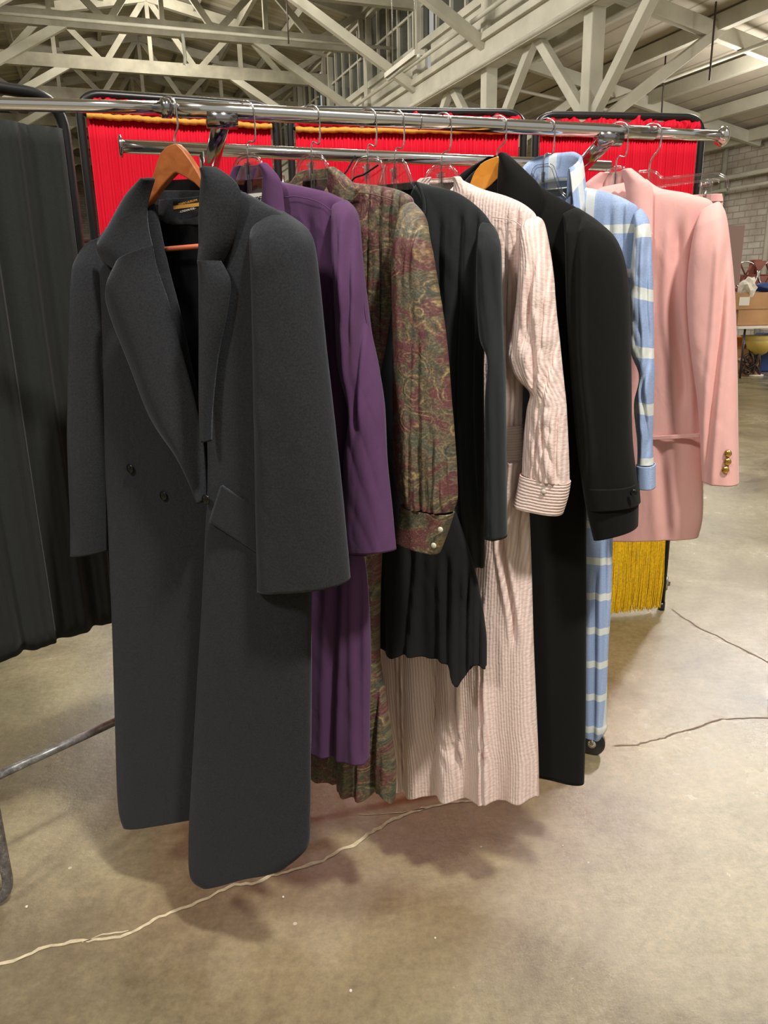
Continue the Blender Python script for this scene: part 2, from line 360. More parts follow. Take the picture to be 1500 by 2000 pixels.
# purlins of the nave
for i in range(9):
    x = NL+.3+i*1.14; z = 8.9-abs(x-2.2)*.208-.18
    bm = bmesh.new(); a_beam(bm, (x, 4, z), (x, 50, z), .1, .22); struct('trim_1', bm, 'old_beam')
# aisle joists, running along the hall and rafters across
for i in range(5):
    x = NR+.9+i*1.25; z = 5.65-(x-NR-.1)*.2177-.16
    bm = bmesh.new(); a_beam(bm, (x, 2, z), (x, 50, z), .12, .22); struct('trim_2', bm, 'white_beam')
# girders with clerestory above
for side, gx in ((1, NR), (-1, NL)):
    bm = bmesh.new(); a_box(bm, (gx, 26, 5.25), (.28, 48, .42)); a_box(bm, (gx-side*.16, 26, 5.5), (.12, 48, .12)); struct('girder', bm, 'white_beam', bevel=.01)
    bm = bmesh.new(); a_box(bm, (gx, 26, 7.75), (.24, 48, .35)); a_box(bm, (gx, 26, 6.15), (.2, 48, .14)); struct('girder', bm, 'white_beam')
    for j in range(12):
        y0 = 4+j*4.
        bm = bmesh.new()
        a_box(bm, (gx+side*.05, y0+2, 6.9), (.04, 3.7, 1.4)); struct('window_%d' % (j+1+(12 if side < 0 else 0)), bm, 'pane')
        bm = bmesh.new()
        for k_ in range(6): a_box(bm, (gx, y0+.4+k_*.64, 6.9), (.06, .06, 1.45))
        a_box(bm, (gx, y0+2, 6.9), (.05, 3.7, .05)); a_box(bm, (gx, y0+2, 5.8), (.06, 3.7, .6)); struct('window_frame', bm, 'white_beam')
TR = [5.6, 10.3, 13.4, 16.5, 19.6, 22.8, 26.1, 30, 34, 38, 43]
for i, y in enumerate(TR):
    bm = bmesh.new()
    a_beam(bm, (NL, y, 7.0), (NR, y, 7.0), .16, .3); a_beam(bm, (NL, y, 7.65), (2.2, y, 8.6), .16, .24); a_beam(bm, (2.2, y, 8.6), (NR, y, 7.65), .16, .24)
    xs = [NL+.2+k_*1.15 for k_ in range(9)]
    for k_, x in enumerate(xs):
        top = 8.6-abs(x-2.2)*.198
        if k_ % 2 == 0: a_beam(bm, (x, y, 7.0), (x, y, top), .1, .12, Vector((0, 1, 0)))
        if k_ < 8:
            x2 = xs[k_+1]; a_beam(bm, (x, y, 7.0 if k_ % 2 else top), (x2, y, 8.6-abs(x2-2.2)*.198 if k_ % 2 else 7.0), .08, .14)
    struct('roof_truss', bm, 'old_beam' if i > 2 else 'white_beam')
    bm = bmesh.new()   # knee braces
    a_beam(bm, (NR, y, 5.35), (NR-2.9, y, 7.0), .15, .18); a_beam(bm, (NL, y, 5.35), (NL+2.9, y, 7.0), .15, .18)
    struct('knee_brace', bm, 'white_beam', bevel=.01)
    for cx_ in (NR, NL):
        bm = bmesh.new(); a_box(bm, (cx_, y, 2.55), (.22, .22, 5.1)); a_box(bm, (cx_, y, 6.4), (.24, .24, 2.4)); struct('column', bm, 'white_beam', bevel=.015)
        s = 1 if cx_ > 0 else -1
        bm = bmesh.new()
        a_beam(bm, (cx_, y, 3.5), (cx_+s*2.3, y, 5.05), .13, .15); a_beam(bm, (cx_+s*.2, y, 5.3), (cx_+s*6.2, y, 4.15), .12, .22)
        a_beam(bm, (cx_, y-.1, 3.7), (cx_, y-1.5, 5.1), .13, .15); a_beam(bm, (cx_, y+.1, 3.7), (cx_, y+1.5, 5.1), .13, .15)
        struct('knee_brace', bm, 'white_beam', bevel=.01)
# pipes, sprinkler lines and conduits
def pipe(pts, r, mat='white_beam', name='ceiling_pipe'):
    bm = bmesh.new(); a_tube(bm, pts, r, 8); return struct(name, bm, mat, smooth=True)
pipe([(NL, 11.2, 6.55), (NR, 11.2, 6.55)], .035); pipe([(NL, 17.8, 6.5), (NR, 17.8, 6.5)], .035)
for x, z in ((NR-.25, 5.05), (NR-.32, 5.75), (NR+.4, 5.0)): pipe([(x, 3, z), (x, 48, z)], .04)
pipe([(AW-.3, 3, 3.55), (AW-.3, 48, 3.55)], .05); pipe([(AW-.35, 3, 3.3), (AW-.35, 48, 3.3)], .035)
pipe([(9.6, 3, 4.7), (9.6, 48, 4.7)], .03); pipe([(NR, 13.5, 4.85), (AW, 13.5, 4.1)], .03)
for x, y, z0, z1 in ((.2, 12.9, 5.9, 7.), (4.1, 16, 5.9, 7.), (-1.7, 11, 5.9, 7), (8.8, 10, 4.2, 5.2), (9.6, 12, 4.2, 5.1)): pipe([(x, y, z0), (x, y, z1)], .014, 'dark_wood')
pipe([(2.6, 19.5, 6.9), (2.62, 19.5, 6.45), (2.6, 19.5, 6.3)], .04, 'lamp')
# steel wall fittings on the right wall
for y in (9.2, 10.6, 11.7, 13.0, 14.4, 16, 18, 21, 24, 28): pipe([(AW-.12, y, 0), (AW-.12, y, 4.25)], .06, 'white_beam', 'wall_pipe')
for y, z0, z1 in ((12.4, 1.2, 3.2),): pipe([(AW-.16, y, z0), (AW-.16, y, z1)], .09, 'cardboard2', 'wall_pipe')
for i, (y, z) in enumerate(((12.2, 2.9), (15.2, 2.9))):
    bm = bmesh.new()
    for dy in (-.7, 0, .7): a_box(bm, (AW-.08, y+dy, z), (.08, .07, 1.5))
    for dz in (-.75, 0, .75): a_box(bm, (AW-.08, y, z+dz), (.08, 1.45, .07))
    struct('window_%d' % (30+i), bm, 'white_beam')

def proj(p):
    d = Vector(p)-CAM; zf = d.dot(F); return 750+F_PX*d.dot(R_)/zf, 1000-F_PX*d.dot(U_)/zf

# ------------------------------------------------------------------ rail geometry
Z_RAIL = 1.64
RA = PY(0, 203, 1.31); RB = PY(1410, 265, 1.70)
RDIR = Vector((RB.x-RA.x, RB.y-RA.y, 0)).normalized(); RNRM = Vector((-RDIR.y, RDIR.x, 0))
def on_plane(x, y, p0, n):
    d = ray(x, y); s = (p0-CAM).dot(n)/d.dot(n); return CAM+d*s
def rail_pt(x, y): return on_plane(x, y, Vector((RA.x, RA.y, 0)), RNRM)
RAIL_PX = [(-60, 201.5), (0, 203), (160, 207), (322, 211), (600, 226), (900, 242), (1190, 256), (1277, 260), (1405, 266)]
def rail_y(x):
    for a, b in zip(RAIL_PX, RAIL_PX[1:]):
        if a[0] <= x <= b[0]: return a[1]+(b[1]-a[1])*(x-a[0])/(b[0]-a[0])
RP = lambda x: rail_pt(x, rail_y(x))
rack = empty('garment_rack', (RP(750).x, RP(750).y, 0), 0, 'chrome rolling garment rack with two parallel rails holding the row of clothes', 'clothes rack')
rk = Vector(rack.location)
def rk_tube(name, pts, r, mat, seg=20, cap=True, lab=None):
    bm = bmesh.new(); a_tube(bm, [Vector(p)-rk for p in pts], r, seg, cap); o = finish(name, bm, mat, rack)
    if lab: o['label'] = lab
    return o
rk_tube('front_rail', [RP(x) for x in (322, 450, 600, 750, 900, 1050, 1190, 1277)], .0128, 'chrome', 28)
rk_tube('extension_bar', [RP(x) for x in (-120, -60, 0, 160, 330)] if False else [rail_pt(-200, 199), RP(-60), RP(0), RP(160), RP(330)], .0098, 'chrome', 24)
rk_tube('extension_bar', [RP(1270), RP(1340), RP(1405)], .0105, 'chrome', 24)
# collar rings where the sleeves start
for x in (322,):
    c = RP(x); rk_tube('rail_collar', [c-RDIR*.006, c+RDIR*.010], .0152, 'chrome_dark', 24); rk_tube('rail_collar', [c+RDIR*.013, c+RDIR*.016], .0142, 'chrome', 24)
c = RP(819); rk_tube('rail_collar', [c-RDIR*.0008, c+RDIR*.0008], .0135, 'chrome_dark', 24)
def endcap(c, d, name='end_cap'):
    bm = bmesh.new(); prof = [(0, .010), (.004, .0135), (.008, .018), (.013, .0195), (.018, .018), (.021, .012), (.022, .002)]
    a_tube(bm, [Vector(c)+d*a-rk for a, r in prof], [r for a, r in prof], 24); return finish(name, bm, 'chrome', rack)
endcap(RP(1400), RDIR)
# far rail
FO = .345
FB = Vector((RA.x, RA.y, 0))+RNRM*FO
def far_pt(x, y): return on_plane(x, y, FB, RNRM)
fa = far_pt(240, 286); fb = far_pt(1000, 317)
fdir = (fb-fa).normalized()
rk_tube('back_rail', [fa, fb, fb+fdir*.26], .0128, 'chrome', 28)
bm = bmesh.new(); a_tube(bm, [fa-fdir*a-rk for a in (.0, .002, .006, .008)], [.014, .021, .021, .016], 24); finish('end_cap', bm, 'chrome_dark', rack)
# arms + posts
for x, q in ((432, (405, 360)), (1190, (1108, 350))):
    top = RP(x)-Vector((0, 0, .012)); pst = far_pt(*q)
    t2 = top+(pst-top)*1.0
    bm = bmesh.new(); a_tube(bm, [top-rk, top+(pst-top)*.5-rk, pst-rk], .0145, 20)
    if x > 600: a_tube(bm, [top+RDIR*.012-rk, pst+RDIR*.02-rk], .007, 12)
    finish('arm', bm, 'chrome_dark', rack)
    b0 = Vector((pst.x, pst.y, 0))
    rk_tube('clamp', [top-RDIR*.025+Vector((0, 0, .0)), top+RDIR*.025], .0150, 'chrome_dark', 20)
    rk_tube('post', [Vector((pst.x, pst.y, fa.z)), Vector((pst.x, pst.y, .10))], .0125, 'chrome', 20)
wh = PZ(1160, 1467, 0.); lw_ = PZ(560, 1512, .12)
bend = [Vector((wh.x-.03, wh.y, .12)), Vector((wh.x-.03, wh.y, .12))+RNRM*.36]
rk_tube('base_bar', bend, .0125, 'chrome'); 
bl = Vector((lw_.x, lw_.y, .12)); rk_tube('base_bar', [bl, bl+RNRM*.36], .0125, 'chrome')
rk_tube('base_bar', [bl+RDIR*-.02, Vector((wh.x-.03, wh.y, .12))], .0125, 'chrome')
for c in (bend[0], bend[1], bl, bl+RNRM*.36):
    w = bmesh.new(); cc = Vector((c.x+.02, c.y-.01, .038))-rk
    a_tube(w, [cc+Vector((.004, .011, 0)), cc+Vector((.003, .009, 0)), cc+Vector((-.003, -.009, 0)), cc+Vector((-.004, -.011, 0))], [.032, .038, .038, .032], 24)
    cs = finish('caster_wheel', w, 'black_tube', rack)
    w = bmesh.new(); a_tube(w, [cc+Vector((.005, .014, 0)), cc+Vector((-.005, -.014, 0))], .012, 16)
    a_tube(w, [cc+Vector((-.005, -.016, 0)), cc+Vector((-.005, -.016, .04)), cc+Vector((-.003, -.01, .055)), cc+Vector((0, 0, .09))], .004, 8); finish('axle', w, 'chrome', cs)

# ------------------------------------------------------------------ garments
class G:
    def __init__(s, name, xpx, phi, label, catg, group='garments hung on the rail', dy=0.):
        s.a = RP(xpx)+RNRM*dy; s.phi = math.radians(phi)
        s.X = Vector((math.cos(s.phi), -math.sin(s.phi), 0)); s.Y = Vector((math.sin(s.phi), math.cos(s.phi), 0))
        s.o = empty(name, (s.a.x, s.a.y, 0), -s.phi, label, catg, group) if name else None
    def uv(s, x, y, off=0.):
        p = on_plane(x, y, Vector((s.a.x, s.a.y, 0))+s.Y*off, s.Y)-s.a; return p.dot(s.X), p.z+s.a.z
def form(g, name, st, mat, off=0., th=.03, rows=90, seg=64, fold=(.002, .006, 14, 1.6, 1), sheet=False, mirror=False, sym=False, solid=.0025,
         parent=None, bulge=0., vneck=None, taper=.12, wave=None, label=None, hemwave=0., pinch=None, extra=None, topth=.35, uvoff=(0, 0), bias=0., cap=None, lens=False, zx=None, crk=0., val=()):
    """loft a cloth tube (or sheet) through stations (xl,yl,xr,yr[,depth,thick]) given on the garment's own plane"""
    S = []
    if cap:
        n_ = 4*len(st); st2 = []
        for i in range(n_+1):
            q = cat([list(x[:4]) for x in st], i/n_); t = min(1, i/n_/cap[1]); sm = 1-t*t*(3-2*t)
            st2.append((*q, cap[0]*sm))
        st = st2
    for q in st:
        d = q[4] if len(q) > 4 and q[4] is not None else 0.; tk = q[5] if len(q) > 5 else 1.
        r = g.uv(q[2], q[3], off+d)
        l = (-r[0], r[1]) if sym else g.uv(q[0], q[1], off+d)
        S.append((l[0], l[1], r[0], r[1], d, tk))
    VL = []
    for pts_, wd, dp in val:
        q_ = sorted([g.uv(a, b, off-th) for a, b in pts_], key=lambda v: -v[1]); VL.append((q_, wd, dp))
    def valley(x, z):
        h = 0.
        for q_, wd, dp in VL:
            z1, z0 = q_[0][1], q_[-1][1]
            f = (z1-z)/(z1-z0); e = 1.
            if f < 0: e = math.exp(-((z-z1)/.03)**2); f = 0
            elif f > 1: e = math.exp(-((z0-z)/.03)**2); f = 1
            if e < .02: continue
            u = cat(q_, f)[0] if len(q_) > 2 else q_[0][0]+(q_[1][0]-q_[0][0])*f
            k_ = (x-u)/wd
            if abs(k_) < 3: h += dp*e*(math.exp(-k_*k_)-.45*math.exp(-((abs(k_)-1.7)/.8)**2))
        return h
    bm = bmesh.new(); uvl = bm.loops.layers.uv.new('UVMap'); grid = []; V = 0; pm = None; UV = {}
    a0, a1, kx, kz, seed = fold; nseg = seg+1 if sheet else seg
    for i in range(rows+1):
        t = i/rows; lx, lz, rx, rz_, d, tk = cat(S, t)
        mx_, mz, hx, hz = (lx+rx)/2, (lz+rz_)/2, (rx-lx)/2, (rz_-lz)/2
        if pm: V += math.hypot(mx_-pm[0], mz-pm[1])
        pm = (mx_, mz); T = th*tk*(topth+(1-topth)*min(1, t/taper)**.6 if taper else 1); amp = a0+(a1-a0)*t; row = []
        for j in range(nseg):
            if sheet:
                c = -1+2*j/seg; s_ = -1; y = off+d-bulge*(1-c*c); edge = 1.
            else:
                an = 2*PI*j/seg; c0, s0 = math.cos(an), math.sin(an)
                c = math.copysign(abs(c0)**(.95 if lens else .75), c0); s_ = math.copysign(abs(s0)**(1.25 if lens else .8), s0); y = off+d+T*s_; edge = abs(s0)**.5
            x = mx_+hx*c; z = mz+hz*c
            f = nz3(x*kx+bias*z*kx, z*kz, seed)+.5*nz3(x*kx*2.3, z*kz*2.2, seed+7)
            if crk:
                f += crk*((1-2.6*abs(nz3(x*kx*1.6+z*11, z*kz*5+x*9, seed+11)))+.6*(1-2.6*abs(nz3(x*kx*2.5-z*16, z*kz*9, seed+12))))
            if wave: f += wave[0]*math.sin(x*wave[1]+wave[2]*z+wave[3]) * (t if len(wave) < 5 else 1)
            y += amp*f*edge*(1 if s_ < 0 or sheet else .6)
            if VL and s_ < 0: y += valley(x, z)*edge
            if extra: y += extra(x, z, t, c, s_)
            if zx: z += zx(x, t)
            if hemwave and t > .5: z += hemwave*nz3(x*kx*1.1+3, s_*2., seed+3)*((t-.5)/.5)**4
            if vneck and s_ < 0 and abs(x) < vneck[0]:
                zt = vneck[2]-vneck[1]*(1-abs(x)/vneck[0])**(vneck[3] if len(vneck) > 3 else 1.); z = min(z, zt)
            v = bm.verts.new((x, y, z)); row.append(v)
            UV[v] = ((x-mx_) if not sheet else x-mx_, -V)
        grid.append(row)
    for i in range(rows):
        for j in range(seg):
            j2 = (j+1) if sheet else (j+1) % seg
            vs = (grid[i][j], grid[i][j2], grid[i+1][j2], grid[i+1][j])
            try: f = bm.faces.new(vs)
            except ValueError: continue
            for lp in f.loops: lp[uvl].uv = (UV[lp.vert][0]+uvoff[0], UV[lp.vert][1]+uvoff[1])
    bmesh.ops.dissolve_degenerate(bm, edges=bm.edges, dist=1e-5)
    if mirror:
        for v in bm.verts: v.co.x = -v.co.x
    o = finish(name, bm, mat, parent or g.o, solid=solid)
    if label: o['label'] = label
    return o
def cord(g, name, px, r, mat, off=0., parent=None, seg=6, label=None, sub=6, mirror=False, offs=None):
    P = []
    for i, q in enumerate(px):
        u, z = g.uv(q[0], q[1], off+(q[2] if len(q) > 2 else 0)); P.append((u, off+(q[2] if len(q) > 2 else 0), z))
    Q = [Vector(cat(P, i/(len(P)*sub))) for i in range(len(P)*sub+1)] if len(P) > 2 else [Vector(p) for p in P]
    bm = bmesh.new(); a_tube(bm, Q, r, seg); o = finish(name, bm, mat, parent or g.o)
    if label: o['label'] = label
    return o
def button(g, px, r, mat, off, parent=None, depth=.003):
    u, z = g.uv(px[0], px[1], off); bm = bmesh.new()
    prof = [(0, r*.8), (-depth*.6, r), (-depth, r*.85), (-depth*1.2, r*.4), (-depth*1.25, r*.02)]
    a_tube(bm, [Vector((u, off+a, z)) for a, _ in prof], [q for _, q in prof], 16); return finish('button', bm, mat, parent or g.o)
def collar(g, cx, zb, a, b, stand, fall, mat, cy=0., ang=150, dip=.05, out=.014, point=.02, n=48, solid=.0022, name='collar', inward=0., lean=0., uvs=1.):
    bm = bmesh.new(); uvl = bm.loops.layers.uv.new('UVMap'); grid = []; UV = {}; m = 12
    for i in range(n+1):
        s = -1+2*i/n; th_ = math.radians(ang)*s; row = []
        ex, ey = math.sin(th_), math.cos(th_); zz = zb-dip*((1-ey)/2)**1.2
        pt = point*abs(s)**6
        for j in range(m+1):
            t = j/m
            if t < .45: q = t/.45; rr = 1-inward*q; o_ = 0; h = stand*q
            elif t < .6: q = (t-.45)/.15; rr = 1-inward; o_ = out*.5*q; h = stand+.004*math.sin(q*PI)
            else: q = (t-.6)/.4; rr = 1-inward; o_ = out*.5+out*q**.8+pt*.5*q; h = stand-(fall*(1+.15*abs(s))+pt)*q
            x = cx+(a*rr+o_)*ex; y = cy+(b*rr+o_)*ey - lean*h*0; v = bm.verts.new((x, y, zz+h+.0015*nz3(s*6, t*3, zb*9)))
            row.append(v); UV[v] = (s*a*2.4*uvs, t*(stand+fall))
        grid.append(row)
    for i in range(n):
        for j in range(m):
            f = bm.faces.new((grid[i][j], grid[i+1][j], grid[i+1][j+1], grid[i][j+1]))
            for lp in f.loops: lp[uvl].uv = UV[lp.vert]
    return finish(name, bm, mat, g.o, solid=solid)

# hangers --------------------------------------------------------
def hook(g, par, zneck, flip=1, mat='steel', r=.0013):
    zr = g.a.z; P = []
    for i in range(15):
        a = math.radians(-35+i*(215/14)); P.append((-flip*.0195*math.cos(a), 0, zr+.001+.0158*math.sin(a)))
    P += [(flip*.0200, 0, zr-.014), (flip*.0195, 0, zr-.036), (flip*.017, 0, zr-.048), (flip*.004, 0, zneck+.022), (0, 0, zneck+.012), (0, 0, zneck-.03)]
    bm = bmesh.new(); a_tube(bm, arc_corner(P, .006, 3), r, 8); return finish('hook', bm, mat, par)
def plastic_hanger(xpx, phi, zneck, label, arm=.16, dy=0., w=.034, h=.05, hk=1, clips=False, shape=0):
    g = G(None, xpx, phi, '', '', dy=dy); o = empty('clothes_hanger', (g.a.x, g.a.y, 0), -g.phi, label, 'hanger', 'clear plastic clothes hangers'); g.o = o
    hook(g, o, zneck, hk)
    bm = bmesh.new(); z = zneck
    outl = [(-w*1.05, -h-.012), (-w, -h), (-w*.95, -.018), (-w*.6, -.003), (0, 0), (w*.6, -.003), (w*.95, -.018), (w, -h), (w*1.05, -h-.012)]
    if shape == 1: outl = [(-w*1.5, -h), (-w*.75, -.004), (-w*.5, 0), (w*.5, 0), (w*.75, -.004), (w*1.5, -h)]
    pts = [Vector((x, 0, z+q)) for x, q in outl]
    a_tube(bm, arc_corner([Vector((-arm, 0, z-h-.085)), *pts, Vector((arm, 0, z-h-.085))], .012, 4), .0032, 10)
    a_tube(bm, arc_corner([Vector((-arm, 0, z-h-.095)), Vector((-w*.8, 0, z-h-.024)), Vector((0, 0, z-h-.014)), Vector((w*.8, 0, z-h-.024)), Vector((arm, 0, z-h-.095))], .02, 5), .0032, 10)
    f = finish('frame', bm, 'clear', o)
    bm = bmesh.new(); a_poly(bm, [(x, z+q) for x, q in outl], -.0006, .0006); finish('neck_plate', bm, 'clear', o, smooth=False)
    bm = bmesh.new(); a_box(bm, (0, 0, z-.025), (.011, .006, .026)); a_tube(bm, [(0, 0, z-.012), (0, 0, z-h-.014)], .0035, 10); a_box(bm, (0, -.001, z-.016), (.018, .005, .003)); finish('swivel_block', bm, 'clear', o, smooth=False)
    return g
def wood_hanger(xpx, phi, zneck, label, mat, span=.21, bar=True, hk=1):
    g = G(None, xpx, phi, '', ''); o = empty('clothes_hanger', (g.a.x, g.a.y, 0), -g.phi, label, 'hanger', 'wooden clothes hangers'); g.o = o
    hook(g, o, zneck, hk, r=.0015); z = zneck
    bm = bmesh.new(); up = []; lo = []
    for i in range(33):
        s = -1+i/16; x = s*span; a = abs(s)
        zt = z-.020*min(1, a*9)**1.6-.17*a**1.25*.62; wdt = .040+.012*a
        up.append((x, zt)); lo.append((x, zt-wdt-.006*(1-a)))
    n_ = len(up); V_ = []
    for i in range(n_):
        yo = -.035*(abs(-1+i/16))**2+.01
        col = []
        for (xz, dy) in ((up[i], -.006), (up[i], .006), (lo[i], .006), (lo[i], -.006)): col.append(bm.verts.new((xz[0], yo+dy, xz[1])))
        V_.append(col)
    for i in range(n_-1):
        for j in range(4): bm.faces.new((V_[i][j], V_[i][(j+1) % 4], V_[i+1][(j+1) % 4], V_[i+1][j]))
    bm.faces.new(V_[0]); bm.faces.new(V_[-1][::-1])
    finish('shoulder_bow', bm, mat, o, smooth=False, bevel=.003)
    return g, z
def S(*p): return [(0, 0, *q) for q in p]
def text(g, par, s, px, size, mat, off, shear=0., rot=0., sx=1.):
    cu = bpy.data.curves.new('txt', 'FONT'); cu.body = s; cu.size = size; cu.align_x = 'CENTER'; cu.align_y = 'CENTER'; cu.shear = shear; cu.extrude = .00015; cu.offset = size*.012
    t = bpy.data.objects.new('t', cu); COL.objects.link(t); dg = bpy.context.evaluated_depsgraph_get()
    me = bpy.data.meshes.new_from_object(t.evaluated_get(dg)); bpy.data.objects.remove(t)
    u, z = g.uv(px[0], px[1], off)
    me.transform(Matrix.Translation((u, off, z)) @ Matrix.Rotation(-rot, 4, 'Y') @ Matrix.Rotation(PI/2, 4, 'X') @ Matrix.Diagonal((sx, 1, 1, 1)))
    me.materials.clear(); me.materials.append(M[mat]); o = bpy.data.objects.new('label_text', me); COL.objects.link(o); o.parent = par; return o
def plate(g, name, pxs, mat, off, th=.0008, par=None):
    bm = bmesh.new(); a_poly(bm, [g.uv(x, y, off) for x, y in pxs], off-th/2, off+th/2); return finish(name, bm, mat, par or g.o, smooth=False)

# ============ 1 charcoal double-breasted coat
g = G('long_coat', 330, 28, 'long charcoal wool coat with wide notched lapels, front left on the rack', 'coat')
wl = 'coat_wool'
form(g, 'back_panel', [(292, 372, 470, 372), (215, 450, 560, 440), (185, 520, 596, 520), (190, 700, 600, 700), (205, 1000, 606, 1000), (225, 1300, 606, 1300), (236, 1560, 602, 1560)], wl, off=.03, sheet=True, fold=(.001, .01, 10, 1.2, 3), solid=.004)
form(g, 'lining', [(296, 400, 440, 392), (290, 440, 520, 440), (215, 520, 590, 520), (200, 700, 598, 700), (212, 1000, 600, 1000), (232, 1300, 600, 1300), (240, 1545, 598, 1545)], 'coat_lining', off=.022, sheet=True, fold=(.003, .008, 16, 2., 5), solid=.002)
form(g, 'back_collar', [(300, 352, 396, 346), (300, 372, 396, 366), (305, 388, 396, 382)], 'coat_lining', off=.030, sheet=True, rows=14, seg=20, bulge=-.012, solid=.004, fold=(0, 0, 5, 5, 1))
form(g, 'neck_facing', [(312, 390, 398, 382), (310, 412, 398, 406), (318, 432, 398, 434), (340, 438, 398, 438)], wl, off=.016, sheet=True, rows=20, seg=24, bulge=-.004, solid=.003, fold=(0, .001, 20, 9, 1))
bk = plate(g, 'maker_label', [(338, 394), (391, 388), (393, 412), (340, 418)], 'black_label', .010, .001)
text(g, bk, 'TEMPO EUROPA', (366, 395.5), .0046, 'gold_thread', .0088, .35, math.radians(6.5), 1.28)
pl = plate(g, 'gold_band', [(338.5, 402), (391, 395.5), (391.5, 402.5), (339, 409)], 'gold_thread', .0088, .0008, bk)
text(g, bk, '- LONDON FOG -', (366, 410.5), .0044, 'white_cloth', .0088, 0, math.radians(6.5), 1.08)
form(g, 'front_panel', [(232, 425, 300, 395), (190, 480, 325, 520), (182, 560, 350, 620), (194, 700, 380, 760), (205, 860, 408, 870), (212, 960, 425, 970), (217, 1060, 430, 1080), (225, 1250, 422, 1250), (230, 1420, 412, 1420), (235, 1570, 404, 1562), (245, 1612, 398, 1592)], wl, off=-.008, th=.020, rows=110, fold=(.001, .009, 7, .9, 11), solid=.004, taper=.2)
form(g, 'front_panel', [(400, 372, 476, 378), (400, 396, 520, 402), (400, 430, 556, 424), (401, 520, 585, 470), (405, 640, 590, 560), (408, 800, 596, 700), (410, 930, 602, 850), (404, 1060, 606, 1000), (397, 1200, 606, 1150), (388, 1350, 604, 1320), (380, 1500, 604, 1480), (373, 1640, 603, 1600), (376, 1708, 598, 1655), (400, 1727, 560, 1690)], wl, off=-.048, th=.022, rows=120, fold=(.0008, .011, 7, .8, 17), solid=.004, taper=.2)
sl = form(g, 'sleeve', [(506, 438, 548, 414), (504, 475, 590, 452), (507, 560, 607, 520), (509, 700, 625, 680), (510, 850, 643, 830), (511, 1000, 660, 980), (513, 1148, 675, 1136)], wl, off=-.060, th=.042, rows=90, fold=(.002, .005, 14, 3., 21), solid=.005, taper=.16, topth=.3, cap=(.022, .3), crk=.12)
form(g, 'sleeve', [(182, 478, 208, 466), (162, 540, 214, 540), (156, 680, 216, 690), (150, 850, 214, 850), (152, 960, 212, 960), (156, 1078, 210, 1074)], wl, off=-.006, th=.040, rows=80, fold=(.002, .006, 14, 3., 23), solid=.005, taper=.16, cap=(.01, .3))
# collar and lapels
form(g, 'collar', [(282, 352, 302, 349), (248, 383, 292, 385), (214, 442, 287, 415), (192, 480, 290, 450), (199, 505, 295, 472), (228, 527, 300, 490)], wl, off=-.042, sheet=True, rows=40, seg=30, bulge=.014, solid=.006, fold=(.001, .001, 16, 8, 2))
form(g, 'lapel', [(230, 520, 299, 478), (211, 560, 306, 520), (216, 608, 330, 592), (253, 705, 356, 690), (298, 817, 384, 800), (352, 898, 399, 885), (401, 980, 405, 972)], wl, off=-.050, sheet=True, rows=70, seg=30, bulge=.022, solid=.007, fold=(.001, .002, 10, 4, 4))
form(g, 'collar', [(402, 332, 422, 330), (396, 355, 458, 356), (393, 390, 472, 385), (391, 425, 470, 418), (391, 470, 455, 470), (391, 500, 436, 508), (391, 516, 431, 517)], wl, off=-.078, sheet=True, rows=44, seg=30, bulge=.020, solid=.006, fold=(.001, .001, 16, 8, 6))
form(g, 'lapel', [(391, 508, 430, 512), (391, 525, 441, 530), (392, 557, 450, 557), (393, 620, 441, 620), (396, 700, 424, 700), (401, 790, 414, 790), (407, 860, 411, 860)], wl, off=-.084, sheet=True, rows=60, seg=24, bulge=.018, solid=.007, fold=(.001, .001, 10, 4, 8))
form(g, 'pocket_welt', [(433, 948, 511, 1000), (428, 962, 511, 1022), (410, 1018, 511, 1084)], wl, off=-.0735, sheet=True, rows=20, seg=20, bulge=.0, solid=.006, fold=(0, 0, 5, 5, 1))
for q in ((255, 915), (320, 968)): button(g, q, .009, 'black_btn', -.034)
button(g, (403, 975), .009, 'black_btn', -.072)
# wooden hanger of the coat
h = G(None, 326, 28, '', ''); h.o = empty('clothes_hanger', (h.a.x, h.a.y, 0), -h.phi, 'brown wooden clothes hanger with trouser bar, holding the charcoal coat', 'hanger', 'wooden clothes hangers')
def wood_poly(h, px, off, mat, th=.013):
    bm = bmesh.new(); P = [Vector((*h.uv(x, y, off), 0)) for x, y in px]; a_poly(bm, [(p.x, p.y) for p in P], off-th/2, off+th/2)
    return finish('shoulder_bow', bm, mat, h.o, smooth=False, bevel=.002)
zn = h.uv(342, 288, 0)[1]
def hook_to(h, npx, off=0., flip=1):
    u, z = h.uv(*npx, off); zr = h.a.z; P = []
    for i in range(15):
        a = math.radians(-35+i*(215/14)); P.append((-flip*.0195*math.cos(a), 0, zr+.001+.0158*math.sin(a)))
    P += [(flip*.0195, 0, zr-.012), (flip*.0175+u*.3, 0, zr-.03), (u*.8+flip*.004, 0, (zr-.03+z)/2+.004), (u, 0, z+.01), (u, 0, z-.02)]
    bm = bmesh.new(); a_tube(bm, arc_corner(P, .008, 3), .0015, 8); return finish('hook', bm, 'steel', h.o)
hook_to(h, (342, 286))
wood_poly(h, [(342, 282), (350, 281.5), (362, 293), (376, 312), (392, 338), (404, 362), (412, 385), (398, 372), (384, 358), (366, 347), (349, 338), (344, 340), (332, 352), (318, 368), (300, 394), (285, 412), (283, 405), (290, 385), (300, 355), (311, 318), (318, 300), (330, 287)], -.012, 'hanger_wood')
bm = bmesh.new(); a_, b_ = h.uv(296, 489, .0), h.uv(470, 474, .0); a_tube(bm, [(a_[0], 0, a_[1]), (b_[0], 0, b_[1])], .0042, 12); finish('trouser_bar', bm, 'hanger_bar', h.o)['label'] = 'pale orange wooden bar'

